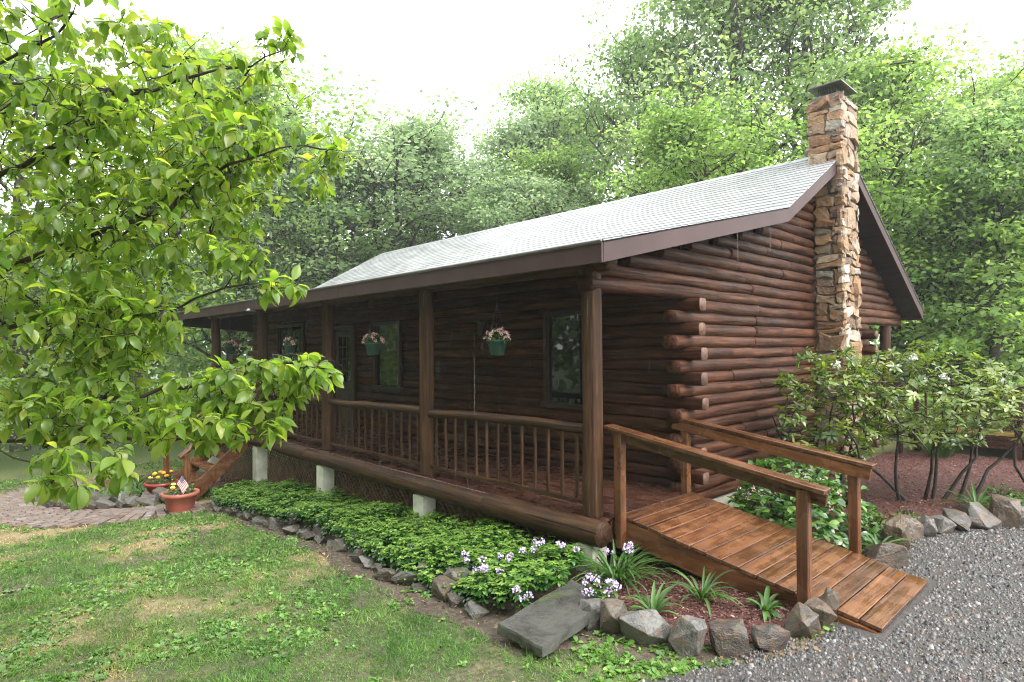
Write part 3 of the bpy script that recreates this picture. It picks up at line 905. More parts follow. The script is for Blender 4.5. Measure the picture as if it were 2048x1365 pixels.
# ------------------------------------------------------------------ stone edgings, slab, path
def rock_mesh(seed, mat=None):
    """angular quarry stone: hull of random points in a block, then weathered"""
    r = random.Random(seed)
    bm = bmesh.new()
    for _ in range(17):
        v = Vector((r.uniform(-1, 1), r.uniform(-1, 1), r.uniform(-1, 1)))
        m = max(abs(v.x), abs(v.y), abs(v.z)); v = v / m * r.uniform(.86, 1.0)
        bm.verts.new(v)
    h = bmesh.ops.convex_hull(bm, input=bm.verts[:])
    bmesh.ops.delete(bm, geom=[g_ for g_ in h['geom_interior'] if isinstance(g_, bmesh.types.BMVert)], context='VERTS')
    bmesh.ops.bevel(bm, geom=bm.edges[:], offset=.03, segments=1, affect='EDGES')
    bmesh.ops.triangulate(bm, faces=bm.faces[:])
    bmesh.ops.subdivide_edges(bm, edges=bm.edges[:], cuts=1, use_grid_fill=True)
    bmesh.ops.subdivide_edges(bm, edges=[e_ for e_ in bm.edges if e_.calc_length() > .25], cuts=1)
    bmesh.ops.triangulate(bm, faces=bm.faces[:])
    off = Vector((r.uniform(0, 99),) * 3)
    for v in bm.verts:
        v.co *= 1 + .07 * mnoise.noise(v.co * 1.9 + off) + .045 * mnoise.noise(v.co * 5.5 + off)
    me = bpy.data.meshes.new('stone'); bm.to_mesh(me); bm.free()
    me.materials.append(mat or M['rock'])
    return me
ROCKS = [rock_mesh(i) for i in range(10)]
def edging(name, label, stones, bury=.35):
    p0 = stones[0]
    e = tag(empty(name, (p0[0], p0[1], ground_z(p0[0]))), label, 'stone edging')
    for (x, y, sx, sy, sz, rot) in stones:
        o = obj('stone', ROCKS[rnd.randrange(10)], e, Vector((x, y, ground_z(x) + sz * (1 - bury))) - e.location, (rnd.uniform(-.25, .25), rnd.uniform(-.25, .25), rot), (sx, sy, sz))
    return e
def along(pts, step, jit):
    out = []
    for a, b in zip(pts[:-1], pts[1:]):
        a = Vector(a); b = Vector(b); L = (b - a).length; k = max(1, round(L / step))
        for i in range(k):
            q = a.lerp(b, (i + .5) / k); out.append((q.x + rnd.uniform(-jit, jit), q.y + rnd.uniform(-jit, jit), math.atan2(b.y - a.y, b.x - a.x)))
    return out
st = []
for x, y, a in along([(-7.3, -1.14), (-5.3, -1.15), (-3.7, -1.13), (-2.9, -1.15), (-2, -1.27), (-1.27, -1.37), (-.7, -1.38), (-.14, -1.42), (.2, -1.45)], .26, .03):
    s = rnd.uniform(.09, .135)
    st.append((x, y, s * rnd.uniform(1, 1.35), s * rnd.uniform(.7, 1), s * rnd.uniform(.4, .7), a + rnd.uniform(-.5, .5)))
    if rnd.random() < .55: st.append((x + rnd.uniform(-.1, .1), y + rnd.uniform(.1, .16), s, s * .8, s * .95, rnd.uniform(0, 6)))
edging('stone_edging', 'low row of dark broken stones along the front of the green groundcover bed', st)
st = [(.86, -1.08, .11, .10, .13, .3), (1.05, -1.06, .13, .12, .15, 1.1), (1.30, -1.06, .18, .14, .15, .2), (1.565, -.95, .125, .12, .155, .1),
      (1.745, -.76, .14, .11, .13, .8), (1.90, -.51, .14, .10, .11, 1.0), (1.985, -.19, .15, .11, .12, 1.3), (2.03, .06, .11, .12, .13, 1.6), (2.02, .26, .09, .09, .15, 2)]
st = [(a, b, c * .88, d * .88, e * .86, f) for a, b, c, d, e, f in st]
edging('stone_edging', 'curved row of large angular boulders around the mulch beside the ramp', st, .30)
st = [(1.97, 1.80, .17, .13, .12, .5), (2.02, 1.98, .10, .1, .07, .5), (1.90, 2.42, .13, .22, .17, .2), (1.87, 2.80, .12, .16, .14, 1.2), (1.98, 3.05, .13, .12, .13, 2), (2.10, 3.28, .12, .11, .10, 1), (2.2, 3.50, .15, .13, .12, .5), (2.37, 3.80, .20, .14, .18, .8), (2.52, 4.10, .14, .16, .19, .3), (2.64, 4.32, .13, .14, .14, .4), (2.82, 4.55, .18, .13, .17, .9), (3.02, 4.82, .17, .14, .16, .9), (3.25, 5.1, .2, .16, .16, .9), (3.5, 5.4, .2, .16, .16, .9)]
edging('stone_edging', 'row of mossy boulders between the mulched shrub bed and the gravel', st, .35)
st = []
for x, y, a in along([(-8.72, -1.45), (-8.86, -2.1), (-9.35, -2.62), (-10.4, -2.92), (-11.6, -3.12), (-12.4, -2.85)], .24, .04):
    s = rnd.uniform(.10, .16)
    st.append((x, y, s * 1.3, s * .9, s * .75, a + rnd.uniform(-.6, .6)))
    st.append((x + rnd.uniform(-.22, -.05), y + rnd.uniform(.08, .26), s * 1.1, s, s * 1.05, rnd.uniform(0, 6)))
edging('stone_edging', 'loose pile of grey stones holding the flower bed beside the brick path', st)

# flagstone slab leaning on the border
def slab():
    top = [(.53, -1.70), (.985, -1.735), (.847, -.90), (.41, -.78)]
    zt = [-.315, -.315, -.285, -.285]
    r = random.Random(4)
    P = []
    for i in range(4):
        a = Vector((*top[i], zt[i])); b = Vector((*top[(i + 1) % 4], zt[(i + 1) % 4]))
        for j in range(7):
            q = a.lerp(b, j / 7); q += Vector((r.uniform(-.007, .007), r.uniform(-.007, .007), 0)); P.append(q)
    n = len(P)
    c = sum(P, Vector()) / n
    V = [q.lerp(c, .012) + Vector((0, 0, .0)) for q in P] + [q - Vector((0, 0, .012 + r.uniform(0, .006))) for q in P] + [q - Vector((r.uniform(-.01, .01), r.uniform(-.01, .01), .07)) for q in P]
    F = [tuple(range(n))] + [(i + n, (i + 1) % n + n, (i + 1) % n, i) for i in range(n)] + [(i + 2 * n, (i + 1) % n + 2 * n, (i + 1) % n + n, i + n) for i in range(n)] + [tuple(reversed(range(2 * n, 3 * n)))]
    me = mesh('flagstone_slab', [v - c for v in V], F, [M['slab']])
    return tag(obj('flagstone_slab', me, None, c), 'wet flat rectangular flagstone slab at the corner of the bed', 'stone slab')
slab()

# brick path
PATH = [(-7.75, -1.3), (-7.85, -2.0), (-8.35, -2.75), (-9.5, -3.22), (-11.0, -3.48), (-12.3, -3.42), (-13.4, -3.0), (-14.2, -2.3)]
def spline(pts, n):
    out = []
    P = [Vector(p) for p in pts]
    P = [P[0] * 2 - P[1]] + P + [P[-1] * 2 - P[-2]]
    for i in range(1, len(P) - 2):
        for j in range(n):
            t = j / n
            out.append(.5 * ((2 * P[i]) + (-P[i - 1] + P[i + 1]) * t + (2 * P[i - 1] - 5 * P[i] + 4 * P[i + 1] - P[i + 2]) * t * t + (-P[i - 1] + 3 * P[i] - 3 * P[i + 1] + P[i + 2]) * t ** 3))
    out.append(P[-2]); return out
sp = spline(PATH, 40)
acc = [0]
for a, b in zip(sp[:-1], sp[1:]): acc.append(acc[-1] + (b - a).length)
HW = .62
bed = [(p + Vector((-(q - p).y, (q - p).x)).normalized() * HW) for p, q in zip(sp[:-1:4], sp[1::4])]
bed2 = [(p - Vector((-(q - p).y, (q - p).x)).normalized() * HW) for p, q in zip(sp[:-1:4], sp[1::4])]
path = sheet('path', [tuple(q) for q in bed + bed2[::-1]], M['soil'], .008)
pm = [box_mesh(.245, .125, .05, M['paver'], .007), box_mesh(.225, .12, .05, M['paver'], .009)]
s_ = 0; row = 0; cnt = 0
while s_ < acc[-1] - .1 and cnt < 295:
    i = int(np.searchsorted(acc, s_)) - 1; i = max(0, min(i, len(sp) - 2))
    p = sp[i].lerp(sp[i + 1], (s_ - acc[i]) / max(1e-6, acc[i + 1] - acc[i])); tdir = (sp[i + 1] - sp[i]).normalized(); nn = Vector((-tdir.y, tdir.x))
    for k in range(-2, 3):
        off = k * .252 + (.06 if row % 2 else -.06)
        q = p + nn * off
        o = obj('brick', pm[rnd.randrange(2)], path, (q.x, q.y, ground_z(q.x) + .012 + rnd.uniform(-.006, .006)), (rnd.uniform(-.02, .02), rnd.uniform(-.02, .02) - math.atan(.078) * 1, math.atan2(nn.y, nn.x) + rnd.uniform(-.04, .04)))
        cnt += 1
    s_ += .134; row += 1

# ------------------------------------------------------------------ foliage tools
def unit(v): return v / np.maximum(1e-9, np.linalg.norm(v, axis=-1, keepdims=True))

def leaf_cards(P, D, N, L, W, fold=.25, bend=.0, tint=None):
    """diamond leaves: base P, direction D, normal N, length L, width W. Two folded halves, 5 verts/2 quads... returns V,F,T"""
    P = np.asarray(P); D = unit(np.asarray(D)); S = unit(np.cross(D, N)); N = unit(np.cross(S, D))
    L = np.asarray(L)[:, None]; W = np.asarray(W)[:, None]
    b = P
    l = P + D * L * .45 + S * W * .5 + N * W * fold
    r = P + D * L * .45 - S * W * .5 + N * W * fold
    tip = P + D * L - N * L * bend
    V = np.stack([b, r, tip, l], 1).reshape(-1, 3)
    n = len(P)
    F = (np.arange(n)[:, None] * 4 + np.arange(4)[None, :])
    T = None if tint is None else np.repeat(tint, 4, 0)
    return V, F, T

def leaf_strips(P, D, N, L, W, prof, droop, fold=.2, tint=None):
    """curved leaf: spine bends by droop (down along -N); prof = half-width fractions along the spine (first and last are points)"""
    P = np.asarray(P); D = unit(np.asarray(D)); S = unit(np.cross(D, N)); N = unit(np.cross(S, D))
    n = len(P); k = len(prof)
    L = np.asarray(L)[:, None]; W = np.asarray(W)[:, None]; dr = np.asarray(droop)[:, None] if np.ndim(droop) else np.full((n, 1), droop)
    rows = []
    for j, w_ in enumerate(prof):
        s = j / (k - 1)
        a = dr * s
        # arc
        aa = np.where(np.abs(dr) < 1e-4, 1e-4, dr)
        c = P + D * L * (np.sin(aa * s) / aa) - N * L * ((1 - np.cos(aa * s)) / aa)
        nn = N * np.cos(a) + D * np.sin(a)
        rows += [c - S * W * w_ + nn * W * w_ * fold, c, c + S * W * w_ + nn * W * w_ * fold]
    V = np.stack(rows, 1)          # n, 3k, 3
    f = []
    for j in range(k - 1):
        o = 3 * j
        f += [(o, o + 1, o + 4, o + 3), (o + 1, o + 2, o + 5, o + 4)]
    f = np.array(f)
    F = (np.arange(n)[:, None, None] * (3 * k) + f[None]).reshape(-1, 4)
    T = None if tint is None else np.repeat(tint, 3 * k, 0)
    return V.reshape(-1, 3), F, T

def join(parts):
    V, F, T = [], [], []; o = 0
    for v, f, t_ in parts:
        V.append(v); F.append(np.asarray(f) + o); T.append(t_); o += len(v)
    return np.concatenate(V), np.concatenate(F), (np.concatenate(T) if T[0] is not None else None)

def rtint(n, mean=.5, sd=.22):
    t_ = np.zeros((n, 3)); t_[:, 0] = np.clip(rng.normal(mean, sd, n), 0, 1); t_[:, 1] = rng.random(n); t_[:, 2] = rng.random(n); return t_

def rdir(n, zlo=-1, zhi=1):
    a = rng.random(n) * 2 * np.pi; z = rng.uniform(zlo, zhi, n); r = np.sqrt(np.maximum(0, 1 - z * z))
    return np.stack([np.cos(a) * r, np.sin(a) * r, z], 1)

# ------------------------------------------------------------------ woodland trees
def make_tree(seed, H=14.0, CR=3.2, base=.28, nlimb=34, leaf=.17, percl=70, open_=1.0, mat='tree_a'):
    r = random.Random(seed)
    tv, tf = [], []
    def bend(p, d, L, n, wob, upb):
        pts = [p.copy()]
        for i in range(n):
            d = (d + Vector((r.gauss(0, wob), r.gauss(0, wob), r.gauss(0, wob * .6) + upb))).normalized()
            p = p + d * (L / n); pts.append(p.copy())
        return pts, d
    top, _ = bend(Vector((0, 0, -.4)), Vector((r.uniform(-.05, .05), r.uniform(-.05, .05), 1)), H * .93 + .4, 12, .06, .03)
    R0 = .018 * H
    tube(top, [R0 * (1 - .9 * i / 12) for i in range(13)], 7, tv, tf)
    clusters = []
    for i in range(nlimb):
        f = base + (1 - base) * ((i + r.random()) / nlimb)
        k = f * 12; j = min(11, int(k)); p = top[j].lerp(top[j + 1], k - j)
        az = i * 2.4 + r.uniform(-.6, .6)
        e = math.sin(math.pi * min(1, (f - base) / (1 - base) * .82 + .18)) ** .7
        L = CR * e * r.uniform(.7, 1.2)
        d = Vector((math.cos(az), math.sin(az), .35 + .9 * f * r.uniform(.5, 1)))
        pts, dd = bend(p, d.normalized(), L, 5, .16, .05)
        tube(pts, [R0 * .34 * (1 - f * .6) * (1 - .8 * q / 5) + .008 for q in range(6)], 5, tv, tf)
        clusters.append((pts[-1], r.uniform(.5, .9)))
        for q in range(2, 6):
            for _ in range(2 if L > 1.2 else 1):
                d2 = (dd * .6 + Vector((r.gauss(0, 1), r.gauss(0, 1), r.gauss(.15, .5)))).normalized()
                p2, _d = bend(pts[q], d2, L * r.uniform(.28, .5) + .3, 3, .2, .03)
                tube(p2, [.022, .017, .011, .006], 4, tv, tf)
                clusters.append((p2[-1], r.uniform(.45, .85)))
                if r.random() < .5: clusters.append((p2[-2], r.uniform(.35, .6)))
    C = np.array([c[0] for c in clusters]); Rr = np.array([c[1] for c in clusters])
    keep = rng.random(len(C)) < open_
    C = C[keep]; Rr = Rr[keep]
    n = len(C) * percl
    ci = np.repeat(np.arange(len(C)), percl)
    dv = rdir(n) * (rng.random(n) ** .45)[:, None]
    P = C[ci] + dv * Rr[ci][:, None] * np.array([1.1, 1.1, .45])
    D = unit(dv * .8 + rdir(n) + np.array([0, 0, -.25])); N = unit(rdir(n, -.2, 1) + np.array([0, 0, .5]))
    L = leaf * rng.uniform(.7, 1.25, n)
    ct = rng.normal(.5, .22, len(C))
    T = rtint(n); T[:, 0] = np.clip(ct[ci] + rng.normal(0, .14, n), 0, 1)
    V, F, T = leaf_cards(P, D, N, L, L * rng.uniform(.5, .8, n), .2, .1, T)
    return mesh('trunk', tv, tf, [M['bark']], smooth=True), mesh_np('crown', V, F, M[mat], T)

KIND = {
    'oak': make_tree(1, 15, 3.6, .20, 44, .155, 36, .85, 'tree_a'),
    'maple': make_tree(2, 13, 3.3, .13, 44, .155, 38, .9, 'tree_b'),
    'ash': make_tree(3, 14, 2.7, .20, 38, .145, 36, .85, 'tree_a'),
    'locust': make_tree(4, 13, 3.0, .20, 38, .14, 46, .92, 'tree_c'),
    'sapling': make_tree(5, 7, 1.9, .16, 26, .13, 60, 1, 'tree_b'),
    'understory': make_tree(6, 8, 2.4, .10, 32, .15, 40, .95, 'tree_b'),
}
KIND['pole'] = make_tree(7, 11, 1.7, .50, 24, .15, 46, .9, 'tree_a')
HGT = {k_: max(v_.co.z for v_ in t_[1].vertices) for k_, t_ in KIND.items()}
def tree(kind, x, y, top, label, wide=1.0, rot=None, name='tree', group=None):
    z = ground_z(x)
    s = (top - z) / HGT[kind]
    e = tag(empty(name, (x, y, z), (0, 0, rnd.uniform(0, 6.28) if rot is None else rot)), label, 'tree', group)
    e.scale = (s * wide, s * wide, s)
    obj('trunk', KIND[kind][0], e); obj('crown', KIND[kind][1], e)
    return e
G1 = 'trees behind the cabin'
tree('ash', -20.9, 6.9, 16.2, 'tall airy tree rising left of the roof, nearest the open sky', 1.6, 1.0, group=G1)
tree('oak', -21.0, 3.6, 12.2, 'broad tree seen through the dogwood, left of the tall airy one', 1.1, group=G1)
tree('maple', -21.1, .6, 13.0, 'tree standing behind the middle of the dogwood branches', 1.1, group=G1)
tree('oak', -21.6, -2.6, 11.6, 'tree behind the dogwood at the far left edge', 1.2, group=G1)
tree('locust', -20.4, 13.4, 13.4, 'slender open-crowned tree just right of the sky gap', 1.0, group=G1)
tree('ash', -23.0, 19.0, 16.4, 'pale tree top peeking above the middle of the ridge', 1.2, group=G1)
tree('locust', -11.9, 11.4, 8.8, 'low rounded grey-green tree directly above the roof ridge', 1.35, group=G1)
tree('ash', -15.5, 18.6, 17.2, 'tall pointed tree above the right half of the ridge', 1.1, group=G1)
tree('oak', -12.3, 19.0, 16.6, 'tall tree left of the huge one, reaching almost as high', 1.0, group=G1)
tree('oak', -7.8, 17.8, 19.5, 'huge dark oak with bare limbs reaching past the top of the photo', 1.05, 2.0, group=G1)
tree('oak', -4.9, 18.4, 17.5, 'huge dark oak directly behind the chimney', 1.05, 4.0, group=G1)
tree('maple', -4.4, 12.4, 8.6, 'bright green maple left of the chimney stack', 1.25, group=G1)
tree('maple', -7.4, 13.2, 8.9, 'bright green low tree at the ridge left of the maple', 1.2, group=G1)
tree('maple', -1.8, 16.4, 12.4, 'tall yellow-green maple just right of the chimney', 1.15, group=G1)
tree('ash', -2.1, 27, 13.6, 'tree at the right where the crown line steps down', 1.3, group=G1)
tree('oak', -1.0, 33.5, 15.4, 'far tree in the top right corner against the sky', 1.2, group=G1)
tree('understory', -.2, 15.6, 6.6, 'low understory tree right of the rear roof edge', 1.35, group=G1)
tree('understory', 1.0, 18.5, 6.8, 'low understory tree at the right edge of the woods', 1.5, group=G1)
tree('locust', -.4, 23, 9.8, 'mid-height grey-green tree behind the right understory', 1.3, group=G1)
tree('locust', -23.0, 10.4, 10.6, 'mid-height tree filling the gap left of the ridge end', 1.3, group=G1)
tree('maple', 2.4, 25, 12.2, 'tall tree at the far right margin of the photo', 1.2, group=G1)

tree('pole', .9, 15.2, 8.0, 'slender bare-stemmed tree just right of the rear roof corner', 1.2, group=G1)
tree('pole', 2.0, 16.8, 8.8, 'slender bare-stemmed tree farthest right behind the deck', 1.3, group=G1)
tree('pole', .2, 18.6, 9.5, 'slender dark trunk in the shade behind the rear roof corner', 1.2, group=G1)
tree('pole', 1.6, 20.5, 9.0, 'slender tree between the two bare stems, deeper in the woods', 1.3, group=G1)
tree('ash', -22.5, 8.6, 13.4, 'pale tree between the tall airy one and the ridge end', 1.25, group=G1)
tree('locust', -21.0, 16.4, 13.8, 'pale tree filling the skyline above the ridge middle', 1.25, group=G1)
tree('locust', -19.3, 8.0, 12.2, 'broad pale tree whose right side slopes down to the ridge end', 1.5, group=G1)
tree('maple', -17.8, 15.2, 11.0, 'fresh green tree just below the pale tops above the ridge', 1.2, group=G1)

# far woods that read as one mass
def far_woods():
    parts = []
    for i in range(46):
        a = R(-8 + 112 * (i + rnd.random()) / 46)      # from +Y round to -X
        d = rnd.uniform(38, 58)
        cx, cy = CAM.x - math.sin(a) * d, CAM.y + math.cos(a) * d
        h = rnd.uniform(8, 11.5)
        n = 2600
        k = 26
        C = np.array([[cx + rnd.gauss(0, 2.4), cy + rnd.gauss(0, 2.4), rnd.uniform(.05, .95) * h - .8] for _ in range(k)])
        ci = rng.integers(0, k, n)
        dv = rdir(n) * (rng.random(n) ** .4)[:, None]
        P = C[ci] + dv * np.array([1.5, 1.5, 1.0])
        D = unit(rdir(n) + np.array([0, 0, -.2])); N = unit(rdir(n, 0, 1))
        T = rtint(n); T[:, 0] = np.clip(rng.normal(.5, .25, k)[ci] + rng.normal(0, .1, n), 0, 1)
        L = rng.uniform(.3, .5, n)
        parts.append(leaf_cards(P, D, N, L, L * .7, .2, .1, T))
    V, F, T = join(parts)
    tag(obj('far_woods', mesh_np('far_woods', V, F, M['tree_a'], T)), 'mass of pale green woodland far behind the cabin', 'woods', kind='stuff')
far_woods()

def front_woods():  # out-of-view trees, added tall and dense to cut skylight into the porch
    parts = []
    for i in range(44):
        a = R(98 + 122 * (i + rnd.random()) / 44)
        d = rnd.uniform(11, 18)
        cx, cy = CAM.x - math.sin(a) * d, CAM.y + math.cos(a) * d
        if cy > -11.5: cy = -11.5 - rnd.random() * 4
        h = rnd.uniform(15, 19)
        n = 3000; k = 36
        C = np.array([[cx + rnd.gauss(0, 2.2), cy + rnd.gauss(0, 1.6), rnd.uniform(.03, .97) * h - .8] for _ in range(k)])
        ci = rng.integers(0, k, n)
        P = C[ci] + rdir(n) * (rng.random(n) ** .4)[:, None] * np.array([1.5, 1.5, 1.1])
        T = rtint(n); L = rng.uniform(.3, .5, n)
        parts.append(leaf_cards(P, unit(rdir(n)), unit(rdir(n, 0, 1)), L, L * .7, .2, .1, T))
    for i in range(16):
        cx, cy, h = rnd.uniform(-34, -24), rnd.uniform(-20, -7), rnd.uniform(11, 15)
        n = 2600; k = 30
        C = np.array([[cx + rnd.gauss(0, 2.2), cy + rnd.gauss(0, 2), rnd.uniform(.02, .97) * h - 1.6] for _ in range(k)])
        ci = rng.integers(0, k, n)
        P = C[ci] + rdir(n) * (rng.random(n) ** .4)[:, None] * np.array([1.5, 1.5, 1.1])
        T = rtint(n); L = rng.uniform(.3, .5, n)
        parts.append(leaf_cards(P, unit(rdir(n)), unit(rdir(n, 0, 1)), L, L * .7, .2, .1, T))
    V, F, T = join(parts)
    tag(obj('woods_across_lawn', mesh_np('woods_across_lawn', V, F, M['tree_a'], T)), 'unseen woodland facing the porch, added to shade it and reflect in its windows', 'woods', kind='stuff')
front_woods()

def undergrowth():
    n = 60000
    x = rng.uniform(-24, 12, n); y = rng.uniform(10.5, 32, n)
    lf = rng.random(n) < .28
    x = np.where(lf, rng.uniform(-24, -14.5, n), x); y = np.where(lf, rng.uniform(-9, 14, n), y); x = np.where(lf, x - 2.5, x)
    h = .35 + 1.5 * vnoise(x * .5, y * .5, 21) ** 2 + .7 * vnoise(x * 1.4, y * 1.4, 22)
    h = np.where(lf, h * 1.5 + .5, h)
    z = gz_np(x) + h * rng.random(n) ** .5
    T = rtint(n, .45)
    L = rng.uniform(.1, .24, n)
    V, F, T = leaf_cards(np.stack([x, y, z], 1), rdir(n, -.5, .5), unit(rdir(n, .1, 1)), L, L * .65, .2, .1, T)
    tag(obj('undergrowth', mesh_np('undergrowth', V, F, M['tree_b'], T)), 'leafy green undergrowth on the woodland floor', 'undergrowth', kind='stuff')
undergrowth()

# ------------------------------------------------------------------ foreground dogwood
def dogwood():
    base = Vector((-2.05, -5.2, ground_z(-2.05)))
    root = tag(empty('dogwood_tree', base), 'dogwood with big glossy yellow-green leaves overhanging from the left foreground', 'tree')
    TR = [(-2.06, -5.2, -.8), (-1.95, -5.2, .2), (-1.87, -5.19, .73), (-1.75, -5.14, 1.18), (-1.62, -5.09, 1.91), (-1.55, -5.03, 2.63), (-1.44, -4.93, 3.35)]
    LM = [
        [(-1.50, -4.98, 2.4), (-1.01, -4.61, 2.88), (-.46, -4.32, 3.13), (-.12, -4.11, 3.22), (.08, -4.05, 3.34), (.13, -3.99, 3.54)],
        [(-1.62, -5.09, 1.91), (-1.26, -4.71, 2.19), (-.45, -4.3, 2.55), (-.11, -4.08, 2.66), (.02, -3.95, 2.75), (.13, -3.83, 2.91), (.36, -3.6, 3.0), (.55, -3.4, 3.06), (.71, -3.23, 3.15)],
        [(-1.7, -5.1, 1.5), (-1.03, -4.61, 1.84), (-.25, -4.09, 2.16), (.08, -3.88, 2.23), (.24, -3.71, 2.32), (.36, -3.58, 2.45), (.58, -3.51, 2.52), (.75, -3.33, 2.59), (.88, -3.18, 2.59), (1.03, -3.02, 2.59)],
        [(-1.78, -5.15, 1.0), (-1.03, -4.6, 1.22), (-.48, -4.31, 1.3), (-.25, -4.21, 1.28), (-.04, -3.99, 1.34), (.27, -3.81, 1.38), (.46, -3.61, 1.44), (.59, -3.47, 1.49), (.83, -3.36, 1.54), (1.01, -3.25, 1.55), (1.13, -3.19, 1.52)],
        [(-1.7, -5.1, 1.45), (-1.03, -4.61, 1.62), (-.48, -4.31, 1.72), (-.12, -4.08, 1.74), (.04, -3.91, 1.72), (.23, -3.71, 1.80), (.51, -3.56, 1.89), (.67, -3.4, 1.93), (.82, -3.31, 1.90)],
        [(-1.03, -4.6, 1.22), (-.6, -4.45, 1.16), (-.17, -4.27, 1.17), (.17, -4.06, 1.18), (.51, -3.84, 1.19), (.7, -3.64, 1.22), (.86, -3.47, 1.21), (.97, -3.35, 1.16)],
        [(-1.55, -5.03, 2.3), (-1.11, -4.71, 2.6), (-.59, -4.31, 3.06), (-.29, -4.0, 3.04), (-.03, -3.72, 3.03), (.2, -3.48, 3.34)],
        [(-.8, -4.55, 1.25), (-.43, -4.54, 1.29), (.3, -4.36, 1.18), (.68, -4.24, 1.15), (.87, -4.19, 1.13)],
    ]
    BL = [(-.24, -4.09, 3.19, .69, .47, .7, 80), (.14, -3.69, 2.85, .58, .42, .6, 52), (-.28, -4.13, 2.59, .69, .42, .7, 75), (.19, -3.77, 2.32, .51, .33, .6, 62), (.45, -3.36, 2.94, .34, .28, .3, 13), (.84, -3.2, 2.57, .28, .2, .2, 9), (.47, -3.47, 2.55, .31, .23, .4, 30), (.55, -3.50, 2.12, .22, .16, .3, 12), (-.26, -4.09, 1.87, .69, .42, .7, 88), (.14, -3.92, 1.76, .36, .22, .4, 44), (.78, -3.42, 1.46, .33, .11, .3, 26), (.2, -3.88, 1.36, .62, .2, .4, 58), (.8, -3.54, 1.29, .28, .10, .25, 20), (1.02, -3.3, 1.51, .14, .06, .15, 7), (.80, -3.33, 1.90, .10, .05, .1, 4), (.89, -4.17, 1.17, .21, .11, .2, 7), (.67, -3.82, 1.27, .27, .09, .3, 10), (.67, -3.27, 3.21, .12, .1, .1, 4), (-1.1, -4.7, 2.3, .8, 1.2, .7, 60), (-1.7, -5.2, 3.0, .9, .7, .9, 30)]
    nodes = []; par = []; cnt = []; tipr = []
    def addpath(pts, parent):
        for p in pts:
            nodes.append(Vector(p)); par.append(parent); parent = len(nodes) - 1
        return parent
    addpath(TR, -1)
    for Lm in LM:
        P = [Vector(p) for p in Lm]
        # nearest node as parent; subdivide with wobble
        best = min(range(len(nodes)), key=lambda i: (nodes[i] - P[0]).length)
        fine = []
        for a, b in zip(P[:-1], P[1:]):
            for j in range(3):
                fine.append(a.lerp(b, j / 3) + Vector((rnd.gauss(0, .010), rnd.gauss(0, .010), rnd.gauss(0, .010))))
        fine.append(P[-1])
        addpath(fine, best)
    c_, s_2 = math.cos(YAW), math.sin(YAW)
    att = []
    for (x, y, z, ra_, rv, rd_, n) in BL:
        for _ in range(int(n * 2.3)):
            while True:
                a, b, c = rnd.uniform(-1, 1), rnd.uniform(-1, 1), rnd.uniform(-1, 1)
                if a * a + b * b + c * c < 1: break
            att.append(Vector((x + a * ra_ * c_ - c * rd_ * s_2, y + a * ra_ * s_2 + c * rd_ * c_, z + b * rv)))
    att.sort(key=lambda q: min((q - m).length for m in nodes))
    tips = []
    for q in att:
        arr = np.array([(n_.x, n_.y, n_.z) for n_ in nodes])
        dist = np.linalg.norm(arr - np.array(q), axis=1); dist[:5] += .5
        b = int(np.argmin(dist)); a = nodes[b]
        mid = a.lerp(q, .5) + Vector((rnd.gauss(0, .03), rnd.gauss(0, .03), rnd.gauss(-.02, .03)))
        e = addpath([a.lerp(mid, .5) + Vector((rnd.gauss(0, .012),) * 3), mid, mid.lerp(q, .5) + Vector((rnd.gauss(0, .012), rnd.gauss(0, .012), rnd.gauss(.01, .01))), q], b)
        tips.append(e)
    w_ = [0] * len(nodes)
    for t_ in tips:
        i = t_
        while i >= 0: w_[i] += 1; i = par[i]
    rad = [max(.0014, .0012 * (w ** .45)) for w in w_]
    for i in range(7): rad[i] = .075 - .006 * i
    # split into chains: trunk, each limb, twigs
    kids = {}
    for i, p in enumerate(par): kids.setdefault(p, []).append(i)
    starts = [(0, -1)]; chains = []
    while starts:
        s, p = starts.pop()
        ch = ([p] if p >= 0 else []) + [s]; cur = s
        while cur in kids:
            k = sorted(kids[cur], key=lambda i: -w_[i])
            ch.append(k[0])
            starts += [(j, cur) for j in k[1:]]
            cur = k[0]
        chains.append(ch)
    tv, tf = [], []
    first = True
    nlimb = 0
    for ch in sorted(chains, key=lambda c: -w_[c[1 if len(c) > 1 else 0]]):
        pts = [nodes[i] - base for i in ch]; rr = [rad[i] for i in ch]
        if ch[0] >= 0 and par[ch[0]] >= 0 and len(rr) > 1: rr[0] = min(rr[0], rr[1] * 1.3)
        if first or (w_[ch[1]] >= 9 and nlimb < 26):
            v_, f_ = tube(pts, rr, 8)
            obj('trunk' if first else 'branch', mesh('branch', v_, f_, [M['twig']], smooth=True), root)
            first = False; nlimb += 1
        else: tube(pts, rr, 5, tv, tf)
    tag(obj('twigs', mesh('twigs', tv, tf, [M['twig']], smooth=True), root), kind='stuff')
    # leaves in whorls at the twig tips, drooping
    P, D, N = [], [], []
